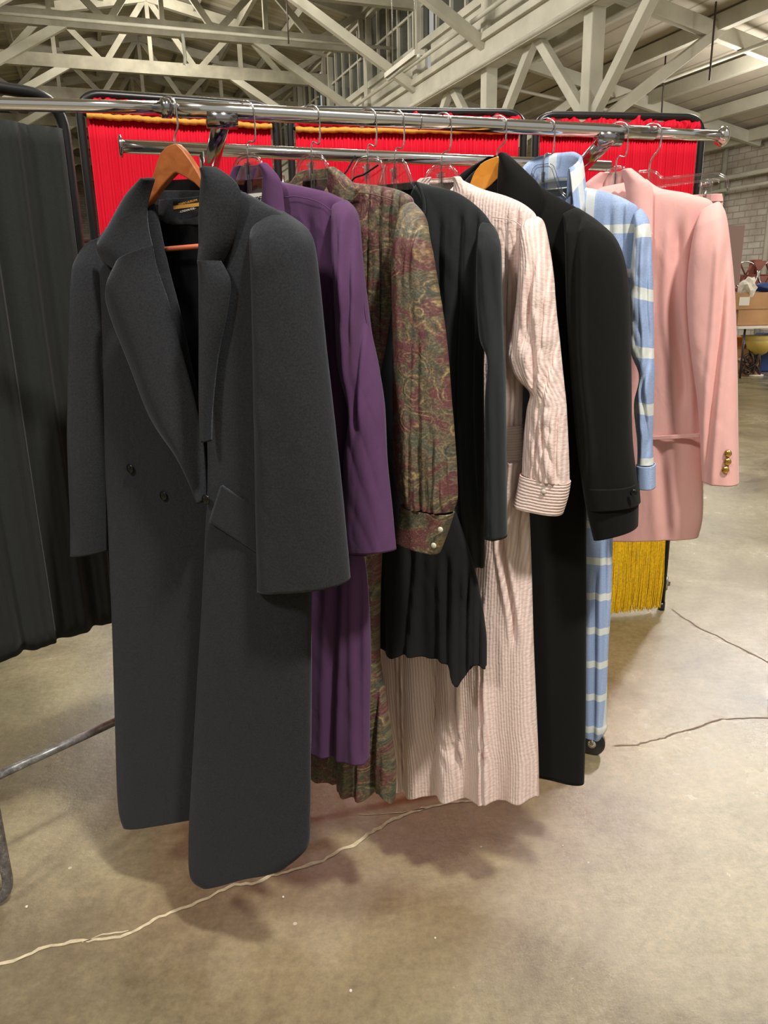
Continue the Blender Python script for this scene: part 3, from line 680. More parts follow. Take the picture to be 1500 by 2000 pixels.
# ============ 2 purple dress
g = G('dress', 478, 30, 'plain purple long-sleeved dress with pointed collar, behind the charcoal coat', 'dress')
pb = S((520, 345), (556, 358), (612, 370), (652, 382), (680, 408), (690, 500), (692, 700), (694, 900), (700, 1060), (716, 1150), (722, 1280), (719, 1488))
zt = g.uv(520, 345)[1]
form(g, 'bodice', pb[:9]+S((716, 1085)), 'purple', th=.026, sym=True, rows=110, fold=(.001, .010, 11, 1.2, 31), vneck=(.052, .24, zt+.01, .8), solid=.0025, crk=.18, seg=200, val=[([(600, 460), (606, 700), (620, 1050)], .010, .008), ([(640, 430), (655, 600), (660, 1050)], .008, .008)])
form(g, 'skirt', S((700, 1060), (712, 1110), (718, 1180), (722, 1280), (720, 1400), (719, 1488)), 'purple', off=.012, th=.035, sym=True, rows=80, fold=(.004, .016, 11, .9, 33), taper=0, hemwave=.01, crk=.05, seg=200, val=[([(650, 1120), (640, 1480)], .010, .012), ([(690, 1110), (694, 1480)], .008, .010)])
ps = [(655, 404, 676, 392), (655, 440, 694, 424), (658, 530, 705, 530), (662, 640, 718, 640), (666, 718, 734, 712), (686, 800, 746, 790), (682, 850, 750, 850), (676, 900, 754, 905), (671, 1000, 764, 1000), (670, 1074, 771, 1074)]
form(g, 'sleeve', ps, 'purple', off=-.036, th=.028, rows=90, fold=(.006, .005, 22, 1.6, 35), solid=.003, taper=.1, pinch=None, lens=True, cap=(.028, .28), crk=0.25, seg=200, val=[([(690, 430), (696, 560), (692, 700), (690, 800)], .006, .009), ([(666, 440), (676, 560), (680, 740)], .005, .007)])
form(g, 'sleeve', ps, 'purple', off=-.010, th=.024, rows=50, fold=(.004, .002, 20, 2.2, 36), mirror=True, lens=True, cap=(.028, .28), crk=0.25)
form(g, 'collar', [(508, 322, 520, 320), (514, 340, 545, 348), (514, 370, 552, 372), (516, 400, 556, 410), (530, 425, 560, 432)], 'purple', off=-.036, sheet=True, rows=30, seg=20, bulge=.008, solid=.004, fold=(0, .001, 9, 9, 1))
form(g, 'collar', [(456, 330, 470, 322), (448, 350, 462, 345), (446, 375, 458, 370)], 'purple', off=-.020, sheet=True, rows=20, seg=12, bulge=.004, solid=.004, fold=(0, .001, 9, 9, 1))
form(g, 'collar_stand', [(468, 324, 512, 319), (462, 350, 516, 345), (462, 385, 516, 378), (466, 420, 518, 415)], 'purple', off=.022, sheet=True, rows=24, seg=24, bulge=-.008, solid=.003, fold=(0, .001, 9, 9, 1))
cord(g, 'seam', [(553, 386), (580, 384), (620, 394), (648, 412)], .0009, 'purple', -.031)
bk = plate(g, 'care_label', [(482, 379), (512, 376), (515, 408), (485, 411)], 'white_cloth', -.004, .0008)
text(g, bk, 'XPE', (502, 390), .012, 'chrome_dark', -.0052, 0, .05)

# ============ 3 paisley dress
g = G('dress', 605, 30, 'olive and burgundy paisley print dress with buttoned blouse sleeve, behind the purple dress', 'dress')
zt = g.uv(650, 345)[1]
form(g, 'bodice', S((652, 346), (690, 358), (740, 364), (786, 376), (806, 398), (790, 450), (775, 500), (762, 600), (750, 680), (739, 740), (738, 840), (742, 900)), 'paisley', th=.024, sym=True, rows=110, fold=(.002, .012, 20, 1.2, 41), vneck=(.062, .10, zt+.008), wave=(.5, 95, 0, 1), crk=.18, seg=200, val=[([(718, 385), (714, 560)], .003, .005), ([(738, 385), (732, 620)], .0035, .006), ([(757, 390), (746, 680)], .004, .007), ([(770, 400), (757, 520)], .003, .005)])
form(g, 'skirt', S((738, 830), (745, 1000), (738, 1150), (737, 1290), (752, 1380), (768, 1480), (771, 1524), (770, 1555)), 'paisley', off=.008, th=.04, sym=True, rows=90, fold=(.005, .022, 16, .8, 43), taper=0, hemwave=.03, wave=(.6, 70, 0, 1), crk=.05, seg=200, val=[([(744, 1250), (752, 1530)], .006, .012), ([(728, 1200), (716, 1560)], .007, .014), ([(690, 1400), (690, 1570)], .007, .014), ([(660, 1400), (650, 1570)], .006, .014)])
ss = [(790, 408, 806, 396), (780, 440, 826, 424), (774, 470, 836, 466), (768, 520, 848, 528), (768, 640, 868, 648), (768, 760, 880, 780), (769, 860, 888, 880), (774, 930, 891, 935), (782, 965, 891, 975), (793, 985, 884, 998)]
form(g, 'sleeve', ss, 'paisley', off=-.038, th=.032, rows=100, fold=(.003, .009, 34, 1.3, 45), taper=.08, uvoff=(.3, .2), bias=.06, lens=True, cap=(.028, .28), crk=0.3, seg=200, val=[([(803, 425), (796, 520)], .003, .004), ([(816, 425), (812, 500)], .003, .003), ([(798, 988), (800, 900)], .003, .005), ([(818, 995), (818, 840)], .0035, .006), ([(842, 1000), (842, 900)], .003, .005), ([(866, 1000), (862, 930)], .003, .005), ([(815, 700), (812, 860), (818, 990)], .004, .004)])
form(g, 'sleeve', ss, 'paisley', off=-.010, th=.024, rows=50, fold=(.003, .006, 30, 1.4, 46), mirror=True, lens=True, cap=(.028, .28), crk=0.3)
cf = form(g, 'cuff', [(786, 985, 884, 1003), (781, 1018, 872, 1040), (777, 1053, 857, 1079)], 'paisley', off=-.038, th=.025, rows=24, fold=(.001, .002, 20, 4, 47), taper=0, uvoff=(.1, .7))
button(g, (861, 1034), .0052, 'pearl', -.062, cf); button(g, (848, 1065), .0052, 'pearl', -.062, cf)
form(g, 'collar', [(640, 330, 652, 328), (642, 348, 676, 345), (640, 365, 694, 366), (655, 392, 690, 392)], 'paisley', off=-.034, sheet=True, rows=26, seg=20, bulge=.008, solid=.004, fold=(0, .001, 9, 9, 1), uvoff=(.5, .1))
form(g, 'collar', [(582, 340, 596, 332), (570, 356, 592, 350), (565, 375, 590, 372)], 'paisley', off=-.018, sheet=True, rows=20, seg=12, bulge=.004, solid=.004, fold=(0, .001, 9, 9, 1))
form(g, 'collar_stand', [(588, 332, 642, 328), (586, 350, 644, 346), (586, 380, 644, 378)], 'paisley', off=.02, sheet=True, rows=24, seg=24, bulge=-.008, solid=.003, fold=(0, .001, 9, 9, 1))
cord(g, 'yoke_seam', [(668, 376), (720, 378), (770, 392)], .0008, 'paisley', -.028)

# ============ 4 black strap dress
g = G('strap_dress', 716, 30, 'black strap dress with pointed uneven hem, showing below the paisley sleeve', 'dress')
U892 = g.uv(892, 1330, -.02)[0]
form(g, 'dress_body', S((742, 420), (780, 470), (800, 560), (815, 700), (840, 850), (880, 980), (915, 1080), (935, 1160), (947, 1240), (948, 1304)), 'black_crepe', off=.012, th=.030, sym=True, rows=120, fold=(.002, .030, 15, .55, 51), hemwave=.016, wave=(.35, 62, 0, .6), taper=.1, zx=lambda x, t: -.038*max(0, 1-abs(x-(U892-.004))/.022)*max(0, (t-.7)/.3)**2 if t > .7 else 0, crk=.05, seg=200, val=[([(800, 1090), (788, 1295)], .010, .014), ([(868, 1120), (872, 1310)], .008, .012), ([(905, 1150), (904, 1320)], .004, .014), ([(926, 1180), (926, 1310)], .004, .010)])
for q in ([(694, 304, 0), (680, 330, -.01), (668, 352, -.02), (660, 420, -.03)], [(739, 322, -.012), (712, 340, -.014), (685, 357, -.016), (670, 430, -.02)]): cord(g, 'strap', q, .0016, 'black_crepe', 0.)

# ============ 5 black cardigan
g = G('cardigan', 770, 30, 'soft black long-sleeved cardigan between the paisley dress and the pink striped dress', 'cardigan')
zt = g.uv(814, 357)[1]
form(g, 'body', S((808, 355), (850, 365), (893, 378), (930, 404), (953, 430), (966, 462), (966, 510), (950, 600), (943, 700), (944, 850), (945, 980), (945, 1108)), 'black_knit', off=.002, th=.024, sym=True, rows=110, fold=(.002, .012, 15, .9, 53), vneck=(.055, .16, zt+.01), wave=(.5, 55, 0, 1.9), crk=.18, seg=200, val=[([(896, 450), (884, 700), (896, 1100)], .007, .010), ([(858, 470), (856, 700), (868, 1100)], .007, .010), ([(924, 440), (916, 640), (928, 1100)], .006, .010)])
cs = [(944, 436, 958, 438), (940, 462, 969, 462), (936, 505, 975, 495), (936, 580, 977, 580), (942, 660, 979, 650), (958, 700, 981, 720), (952, 780, 983, 800), (951, 900, 985, 900), (949, 1046, 987, 1050)]
form(g, 'sleeve', cs, 'black_knit', off=-.030, th=.030, rows=90, fold=(.003, .004, 30, 2, 55), taper=.1, lens=True, cap=(.028, .28), crk=0.2, seg=200, val=[([(950, 440), (956, 600), (968, 690)], .005, .006), ([(962, 720), (968, 1040)], .004, .004)])
form(g, 'sleeve', cs, 'black_knit', off=-.008, th=.024, rows=50, fold=(.003, .004, 30, 2, 56), mirror=True, lens=True, cap=(.028, .28), crk=0.2)
cord(g, 'neck_band', [(812, 356), (822, 372), (828, 400), (824, 440)], .003, 'black_knit', -.028)

# ============ 6 pink seersucker dress
g = G('dress', 862, 30, 'pale pink striped seersucker shirt dress, its long pleated skirt nearly reaching the floor', 'dress')
zt = g.uv(905, 352)[1]
form(g, 'bodice', S((900, 352), (940, 370), (990, 385), (1028, 404), (1048, 430), (1040, 480), (1030, 560), (1024, 680), (1020, 760), (1019, 836)), 'seer', th=.024, sym=True, rows=90, fold=(.002, .009, 18, 1.3, 61), vneck=(.05, .05, zt+.005), crk=.18, seg=200, val=[([(1006, 428), (1002, 560), (994, 820)], .005, .008), ([(985, 470), (982, 820)], .005, .006)])
form(g, 'skirt', [(930-190, 832, 1019, 834), (790, 900, 1022, 900), (770, 1000, 1031, 1000), (752, 1120, 1036, 1120), (745, 1250, 1040, 1250), (752, 1400, 1046, 1400), (766, 1480, 1049, 1480), (768, 1538, 1050, 1556)][1:], 'seer', off=-.004, th=.036, rows=120, seg=320, fold=(.003, .012, 22, .5, 63), taper=0, hemwave=.012, wave=(1.1, 78, 0, 2.2), topth=1., crk=.05, val=[([(776, 1250), (780, 1530)], .0035, .018), ([(886, 1290), (892, 1530)], .0035, .022), ([(940, 1200), (946, 1540)], .0035, .022), ([(982, 900), (978, 1050), (1000, 1230)], .006, .014), ([(1008, 930), (1004, 1050)], .005, .008), ([(848, 1300), (842, 1530)], .002, .005), ([(868, 1300), (868, 1530)], .002, .005)])
form(g, 'waistband', [(700, 826, 1020, 830), (700, 838, 1020, 842), (760, 905, 1022, 908)], 'seer_h', off=-.002, th=.030, rows=24, fold=(.002, .002, 22, 1.5, 64), taper=0)
es = [(1026, 436, 1050, 424), (1019, 458, 1062, 442), (1017, 500, 1078, 530), (1011, 590, 1084, 600), (1000, 650, 1091, 660), (990, 700, 1095, 700), (1012, 738, 1100, 750), (1036, 766, 1104, 790), (1030, 800, 1106, 820), (1024, 860, 1109, 880), (1021, 926, 1111, 944)]
form(g, 'sleeve', es, 'seer', off=-.036, th=.034, rows=110, fold=(.004, .007, 26, 3.2, 65), taper=.08, bias=.1, lens=True, cap=(.028, .28), crk=0.45, seg=200, val=[([(1036, 540), (1024, 660)], .005, .006), ([(1062, 470), (1054, 640)], .004, .004), ([(1030, 600), (1044, 760)], .006, .007), ([(1070, 700), (1052, 800)], .006, .007), ([(1040, 928), (1046, 850)], .003, .005), ([(1060, 930), (1058, 830)], .003, .005), ([(1083, 938), (1082, 840)], .003, .005)])
form(g, 'sleeve', es, 'seer', off=-.010, th=.024, rows=50, fold=(.003, .005, 26, 3, 66), mirror=True, lens=True, cap=(.028, .28), crk=0.45)
cf = form(g, 'cuff', [(1019, 924, 1112, 942), (1013, 955, 1107, 972), (1005, 985, 1097, 1004)], 'seer_h', off=-.036, th=.030, rows=24, fold=(.001, .001, 20, 4, 67), taper=0, extra=None)
button(g, (1062, 960), .0048, 'pearl', -.067, cf)
form(g, 'collar', [(885, 346, 898, 346), (888, 356, 908, 360), (886, 374, 920, 376), (880, 395, 915, 392)], 'seer', off=-.034, sheet=True, rows=26, seg=20, bulge=.006, solid=.004, fold=(0, .001, 9, 9, 1))
form(g, 'collar', [(822, 350, 842, 346), (808, 362, 838, 360), (800, 380, 836, 382)], 'seer', off=-.022, sheet=True, rows=20, seg=12, bulge=.004, solid=.004, fold=(0, .001, 9, 9, 1))
form(g, 'collar_stand', [(826, 349, 892, 345), (824, 362, 894, 358), (824, 395, 894, 392)], 'seer_h', off=.02, sheet=True, rows=24, seg=24, bulge=-.010, solid=.003, fold=(0, .001, 9, 9, 1))
cord(g, 'yoke_seam', [(962, 424), (1000, 430), (1018, 442)], .0008, 'seer_h', -.028)

# ============ 7 black coat
g = G('long_coat', 972, 30, 'plain black long coat with buttoned strap at the cuff, on an orange wooden hanger', 'coat')
form(g, 'body', S((1000, 322), (1020, 334), (1058, 368), (1104, 396), (1148, 424), (1162, 470), (1158, 560), (1150, 700), (1146, 850), (1143, 1000), (1143, 1200), (1142, 1400), (1139, 1530)), 'black_coat', th=.030, sym=True, rows=120, fold=(.001, .007, 9, .8, 71), solid=.004, taper=.2)
bs = [(1104, 420, 1128, 408), (1108, 450, 1168, 436), (1110, 500, 1205, 478), (1112, 600, 1224, 560), (1120, 720, 1229, 720), (1130, 840, 1231, 850), (1140, 930, 1240, 940), (1150, 990, 1243, 985), (1164, 1049, 1242, 1030)]
form(g, 'sleeve', bs, 'black_coat', off=-.040, th=.042, rows=100, fold=(.001, .004, 14, 2, 73), solid=.004, taper=.16, topth=.3, cap=(.022, .3), crk=.15, seg=200, val=[([(1122, 450), (1124, 650), (1140, 900)], .008, .008)])
form(g, 'sleeve', bs, 'black_coat', off=-.010, th=.030, rows=50, fold=(.001, .004, 14, 2, 74), mirror=True, solid=.004, cap=(.022, .3), crk=.15)
cf = form(g, 'cuff_strap', [(1150, 947, 1244, 945), (1154, 990, 1247, 984)], 'black_coat', off=-.042, th=.044, rows=12, fold=(0, 0, 20, 4, 75), taper=0, solid=.004)
button(g, (1238, 962), .007, 'black_btn', -.080, cf)
form(g, 'collar', [(979, 302, 988, 302), (976, 330, 1022, 333), (974, 370, 1057, 373), (975, 420, 1050, 420), (976, 470, 1020, 470)], 'black_coat', off=-.034, sheet=True, rows=40, seg=30, bulge=.018, solid=.006, fold=(.001, .001, 9, 9, 1))
form(g, 'lapel', [(976, 462, 1030, 466), (976, 500, 1052, 500), (976, 620, 1020, 620), (976, 800, 985, 800)], 'black_coat', off=-.040, sheet=True, rows=50, seg=30, bulge=.012, solid=.006, fold=(.001, .001, 9, 9, 1))
form(g, 'collar', [(950, 312, 976, 303), (915, 332, 965, 330), (894, 350, 930, 352), (880, 380, 918, 380), (880, 420, 920, 420)], 'black_coat', off=.034, sheet=True, rows=30, seg=24, bulge=.008, solid=.006, fold=(.001, .001, 9, 9, 1))
form(g, 'collar_stand', [(940, 318, 982, 306), (925, 345, 985, 340), (915, 400, 985, 400)], 'coat_lining', off=.040, sheet=True, rows=24, seg=24, bulge=-.010, solid=.003, fold=(0, .001, 9, 9, 1))
h = G(None, 970, 30, '', ''); h.o = empty('clothes_hanger', (h.a.x, h.a.y, 0), -h.phi, 'honey orange wooden clothes hanger holding the plain black long coat', 'hanger', 'wooden clothes hangers')
hook_to(h, (971, 308))
wood_poly(h, [(973, 306), (959, 311), (948, 316), (940, 322), (932, 332), (926, 343), (919, 362), (917, 375), (928, 379), (940, 377), (950, 371), (959, 364), (971, 352), (978, 345), (1000, 362), (1040, 396), (1046, 388), (1020, 350), (994, 318), (981, 308)], -.022, 'hanger_wood2')

# ============ 8 blue plaid dress
g = G('dress', 1064, 30, 'light blue windowpane plaid shirt dress with a big open collar', 'dress')
zt = g.uv(1110, 372)[1]
form(g, 'bodice', S((1108, 366), (1145, 368), (1190, 378), (1228, 394), (1246, 414), (1238, 480), (1230, 600), (1222, 740), (1212, 850)), 'plaid', th=.022, sym=True, rows=90, fold=(.002, .008, 16, 1.2, 81), vneck=(.062, .15, zt+.004), crk=.18, seg=200, val=[([(1190, 440), (1196, 640)], .005, .006), ([(1214, 430), (1212, 640)], .004, .006)])
form(g, 'skirt', S((1212, 845), (1205, 950), (1196, 1052), (1192, 1187), (1187, 1262), (1183, 1394), (1184, 1422), (1176, 1437)), 'plaid', off=.004, th=.032, sym=True, rows=90, fold=(.003, .014, 14, .8, 83), taper=0, hemwave=.015, uvoff=(.02, .03), crk=.05, seg=200, val=[([(1160, 1150), (1156, 1430)], .006, .008), ([(1178, 1080), (1176, 1420)], .004, .006)])
bs = [(1238, 420, 1252, 408), (1240, 450, 1268, 440), (1234, 520, 1273, 530), (1228, 600, 1275, 612), (1232, 680, 1276, 690), (1250, 735, 1277, 730), (1240, 790, 1275, 800), (1246, 860, 1273, 868), (1246, 905, 1275, 908)]
form(g, 'sleeve', bs, 'plaid_sleeve', off=-.030, th=.026, rows=90, fold=(.004, .006, 30, 3, 85), taper=.1, bias=.15, lens=True, cap=(.028, .28), crk=0.5, seg=200, val=[([(1262, 450), (1256, 620), (1264, 700)], .004, .007), ([(1254, 760), (1262, 860)], .004, .007)])
form(g, 'sleeve', bs, 'plaid_sleeve', off=-.008, th=.022, rows=50, fold=(.003, .005, 30, 3, 86), mirror=True, lens=True, cap=(.028, .28), crk=0.5)
cf = form(g, 'cuff', [(1245, 906, 1278, 908), (1244, 950, 1278, 953)], 'plaid_sleeve', off=-.030, th=.026, rows=14, fold=(0, .001, 20, 4, 87), taper=0, uvoff=(.012, .03))
u0, z0 = g.uv(1020, 345, 0.); u1, z1 = g.uv(1142, 372, 0.); ut, ztop = g.uv(1078, 297, 0.)
CB = z0-.030
collar(g, (u0+u1)/2, ztop-.048, (u1-u0)/2-.012, .040, .046, .066, 'plaid', cy=-.012, ang=128, dip=.050, out=.012, point=.03)
# ============ 9 pink blazer
g = G('blazer', 1207, 30, 'pink padded-shoulder blazer with three gold buttons on the cuff, rightmost on the rack', 'blazer')
form(g, 'body', [(1160, 372, 1262, 352), (1140, 390, 1290, 370), (1115, 400, 1350, 382), (1100, 440, 1392, 404), (1098, 500, 1362, 480), (1110, 540, 1350, 540), (1120, 700, 1356, 700), (1120, 850, 1368, 840), (1115, 950, 1371, 950), (1112, 1010, 1370, 1012), (1116, 1050, 1362, 1048)], 'blazer', th=.034, rows=120, fold=(.001, .005, 10, 1.1, 91), solid=.004, taper=.18, hemwave=.0, seg=200, val=[([(1322, 470), (1318, 600), (1334, 760)], .010, .010), ([(1346, 560), (1352, 700), (1360, 840)], .006, .006), ([(1290, 900), (1300, 1030)], .012, .006)])
bs = [(1372, 412, 1404, 396), (1362, 440, 1415, 418), (1352, 490, 1423, 470), (1345, 560, 1432, 560), (1347, 630, 1436, 650), (1354, 700, 1438, 730), (1366, 790, 1439, 820), (1371, 870, 1440, 885), (1374, 938, 1441, 944)]
sl = form(g, 'sleeve', bs, 'blazer', off=-.040, th=.036, rows=100, fold=(.002, .004, 14, 2.2, 93), solid=.004, taper=.15, topth=.35, cap=(.022, .3), crk=.15, seg=200, val=[([(1416, 500), (1406, 640), (1390, 800), (1380, 925)], .007, .009)])
bs2 = [(1385, 412, 1410, 396)]+bs[1:]
form(g, 'sleeve', bs, 'blazer', off=.004, th=.028, rows=50, fold=(.001, .004, 14, 2, 94), mirror=True, solid=.004, cap=(.022, .3), crk=.15)
for q in ((1422, 885), (1421, 901), (1417, 917)): button(g, q, .0072, 'gold', -.076, sl, .005)['label'] = 'shiny gold button'
form(g, 'collar', [(1215, 332, 1232, 331), (1218, 345, 1256, 350), (1222, 362, 1273, 367), (1228, 400, 1274, 410), (1234, 450, 1273, 460)], 'blazer', off=-.042, sheet=True, rows=40, seg=26, bulge=.010, solid=.005, fold=(.001, .001, 9, 9, 1))
form(g, 'lapel', [(1236, 448, 1274, 455), (1240, 520, 1270, 520), (1230, 700, 1262, 700), (1215, 840, 1225, 840)], 'blazer', off=-.046, sheet=True, rows=50, seg=20, bulge=.006, solid=.005, fold=(.001, .001, 9, 9, 1))
form(g, 'collar', [(1172, 339, 1190, 336), (1154, 352, 1182, 350), (1141, 366, 1176, 366), (1136, 400, 1176, 400)], 'blazer', off=-.012, sheet=True, rows=24, seg=16, bulge=.006, solid=.005, fold=(.001, .001, 9, 9, 1))
form(g, 'collar_stand', [(1176, 337, 1224, 332), (1172, 352, 1230, 350), (1168, 400, 1234, 400)], 'blazer', off=.024, sheet=True, rows=24, seg=24, bulge=-.010, solid=.004, fold=(0, .001, 9, 9, 1))
form(g, 'pocket_welt', [(1262, 853, 1368, 846), (1262, 860, 1368, 854)], 'blazer', off=-.0375, sheet=True, rows=6, seg=20, solid=.004, fold=(0, 0, 5, 5, 1))
cord(g, 'armhole_seam', [(1392, 404), (1368, 440), (1356, 480), (1349, 530)], .0009, 'blazer', -.040)
# ============ 10 pink skirt on clip hanger
g = G('skirt', 1272, 26, 'pink skirt clipped to a clear hanger, mostly hidden behind the pink blazer', 'skirt', dy=.045)
form(g, 'skirt_panel', [(1150, 396, 1408, 380), (1150, 412, 1411, 396), (1140, 470, 1405, 460), (1160, 700, 1400, 700), (1165, 900, 1330, 900), (1196, 1056, 1320, 1040)], 'blazer', off=.01, th=.016, rows=60, fold=(.001, .006, 12, 1, 95), taper=0)
form(g, 'waistband', [(1150, 394, 1409, 379), (1150, 408, 1411, 394)], 'blazer', off=.008, th=.018, rows=8, fold=(0, .001, 12, 1, 96), taper=0, solid=.003)
h = G(None, 1272, 26, '', '', dy=.045); h.a = RP(1272); o = empty('clothes_hanger', (RP(1272).x, RP(1272).y, 0), -h.phi, 'clear plastic clip hanger with long straight arm at the right end', 'hanger', 'clear plastic clothes hangers'); h.o = o
hook_to(h, (1268, 333))
def px3(h, pts, off=0.): return [Vector((h.uv(x, y, off)[0], off, h.uv(x, y, off)[1])) for x, y in pts]
bm = bmesh.new(); a_tube(bm, arc_corner(px3(h, [(1160, 378), (1228, 352), (1244, 336), (1278, 333), (1294, 349), (1330, 345), (1400, 337), (1421, 348), (1422, 372)]), .008, 4), .0026, 10)
a_tube(bm, arc_corner(px3(h, [(1160, 388), (1250, 366), (1290, 364), (1350, 356), (1400, 351), (1408, 356)]), .006, 4), .0020, 10); finish('frame', bm, 'clear', o)
bm = bmesh.new(); a_poly(bm, [h.uv(*q) for q in [(1228, 352), (1244, 336), (1278, 333), (1294, 349), (1400, 337), (1421, 348), (1408, 352), (1350, 356), (1292, 364), (1250, 366), (1200, 378), (1190, 372)]], -.0006, .0006); finish('plate', bm, 'clear', o, smooth=False)
for cx_ in (1378, 1190):
    bm = bmesh.new(); u, z = h.uv(cx_, 372); a_box(bm, (u, -.004, z), (.022, .004, .040)); a_box(bm, (u, .006, z), (.022, .004, .036)); a_tube(bm, [(u-.013, 0, z+.01), (u+.013, 0, z+.01)], .0035, 10); cl = finish('clip', bm, 'clear', o, smooth=False, bevel=.001)
    bm = bmesh.new(); a_tube(bm, [(u-.007, -.001, z+.012), (u+.007, -.001, z+.012)], .0052, 12); a_box(bm, (u, -.006, z-.008), (.006, .001, .014)); finish('spring', bm, 'steel', cl)

# plastic hangers
def ph(xpx, ypx, phi, label, shape=0, w=.034, hpx=55, hk=1, arm=.15):
    g = G(None, xpx, phi, '', ''); z = g.uv(xpx+10, ypx)[1]; return plastic_hanger(xpx, phi, z, label, shape=shape, w=w, hk=hk, arm=arm)
ph(478, 303, 30, 'clear plastic hanger inside the collar of the purple dress')
ph(605, 302, 30, 'clear plastic hanger inside the collar of the paisley dress')
ph(716, 306, 30, 'clear rounded plastic hanger with thin black straps looped over it', arm=.085)
ph(770, 313, 30, 'clear trapezoid plastic hanger with a ring below its hook, holding the black cardigan', 1, .026, arm=.075)
ph(862, 322, 30, 'clear plastic hanger inside the collar of the pink striped dress')
ph(1064, 322, 30, 'clear plastic hanger inside the open collar of the blue plaid dress', 1, .024, hk=1)
ph(1207, 326, 30, 'clear plastic hanger at the neck of the pink blazer', 1, .022)

# ------------------------------------------------------------------ folding screens
def screen_panel(par, A, B, zt, zb, tube_r=.013, frame_mat='scuffed'):
    """a rounded frame between ground points A and B"""
    d = (B-A).normalized(); z = Vector((0, 0, 1)); rc = .07
    pts = [A+z*zb, A+z*zt, B+z*zt, B+z*zb]
    bm = bmesh.new(); a_tube(bm, arc_corner(pts, rc, 8), tube_r, 14); return finish('frame', bm, frame_mat, par)
def curtain(par, A, B, z1, z0, amp, pleats, mat, name='curtain', seed=0, nx=220, nzr=30, hemj=0., solid=.002, bulge=0., topj=0.):
    d = (B-A); L = d.length; d.normalize(); n_ = Vector((-d.y, d.x, 0)); bm = bmesh.new(); grid = []
    for i in range(nzr+1):
        t = i/nzr; row = []
        for j in range(nx+1):
            s = j/nx; ph_ = s*pleats*2*PI+1.2*nz3(s*9, t*1.2, seed)*2
            y = amp*(math.sin(ph_)+(.5 if mat == 'red' else .15)*math.sin(ph_*2.3+seed))*(.7+.5*nz3(s*20, seed, t))
            z = z1+(z0-z1)*t
            if hemj and i == nzr: z += hemj*math.sin(ph_*1.0)
            if topj and t < .3: z += topj*nz3(s*14, 2, seed)*(1-t/.3)
            row.append(bm.verts.new(A+d*(s*L)+n_*(y-bulge*math.sin(PI*t))+Vector((0, 0, z))))
        grid.append(row)
    for i in range(nzr):
        for j in range(nx): bm.faces.new((grid[i][j], grid[i][j+1], grid[i+1][j+1], grid[i+1][j]))
    return finish(name, bm, mat, par, solid=solid)
ZT = 1.95
corners = [(PZ(150, 172, ZT), PZ(536, 200, ZT)), (PZ(564, 206, ZT), PZ(1024, 212, ZT)), (PZ(1047, 216, ZT), PZ(1374, 222, ZT))]
# smooth the run of the three panels
o3 = Vector(((corners[1][0].x+corners[1][1].x)/2, (corners[1][0].y+corners[1][1].y)/2, 0))
fs = empty('folding_screen', o3, 0, 'three-panel folding screen in red pleated cloth with gold fringe, behind the rack', 'screen')
for i, (a, b) in enumerate(corners):
    A = Vector((a.x, a.y, 0))-o3; B = Vector((b.x, b.y, 0))-o3; d = (B-A).normalized(); n_ = Vector((-d.y, d.x, 0))
    screen_panel(fs, A, B, ZT-.013, .02)
    bm = bmesh.new(); a_tube(bm, [A+Vector((0, 0, 1.88)), B+Vector((0, 0, 1.88))], .006, 10); finish('rod', bm, 'black_tube', fs)
    bm = bmesh.new(); a_tube(bm, [A+Vector((0, 0, .42)), B+Vector((0, 0, .42))], .006, 10); finish('rod', bm, 'black_tube', fs)
    for zz in (1.70, 1.0, .12):
        bm = bmesh.new(); a_tube(bm, [B+d*.014+Vector((0, 0, zz-.03)), B+d*.014+Vector((0, 0, zz+.03))], .007, 10); a_box(bm, B+d*.014+Vector((0, 0, zz)), (.03, .012, .02)); finish('hinge', bm, 'steel', fs)
    for P_ in (A, B):
        bm = bmesh.new(); a_tube(bm, [P_+Vector((0, 0, 0)), P_+Vector((0, 0, .035))], .015, 14); finish('foot', bm, 'black_tube', fs)
    A2 = A+d*.018; B2 = B-d*.018
    c = curtain(fs, A2, B2, 1.872, .40, (.0028, .0045, .0045)[i], 60, 'red', seed=i*3+1, nx=420, nzr=24)
    curtain(c, A2-n_*.006, B2-n_*.006, 1.925, 1.885, .009, 13, 'red', 'ruffle', seed=i*5+2, nx=260, nzr=12, topj=.022, bulge=.010)
    def gtrim(z, r, nm='gold_trim'):
        bm = bmesh.new(); P = [A2-n_*.016+d*((B2-A2).length*q/60)+Vector((0, 0, z+.0012*math.sin(q*.55+i))) for q in range(61)]
        rings = []
        a_tube(bm, P, [r*(1+.18*math.sin(q*2.1)) for q in range(61)], 8); return finish(nm, bm, 'gold_trim', c)
    gtrim(1.874, .0085); gtrim(.395, .011)
    bm = bmesh.new(); L_ = (B2-A2).length; ns = 620
    for q in range(ns):
        s = (q+random.uniform(-.3, .3))/ns; p0 = A2-n_*(.016+random.uniform(-.004, .005))+d*(s*L_)+Vector((0, 0, .392))
        ln = .37+random.uniform(-.02, .012); k1 = random.uniform(-.010, .010); k2 = random.uniform(-.012, .012)
        a_tube(bm, [p0, p0+Vector((0, 0, -ln*.35))+d*k1*.5, p0+Vector((0, 0, -ln*.7))+d*k1+n_*k2*.5, p0+Vector((0, 0, -ln))+d*(k1+k2)*.8+n_*k2], .0019, 4, cap=False)
    fr = finish('fringe', bm, 'fringe', c); fr['kind'] = 'stuff'; fr['label'] = 'long yellow fringe'

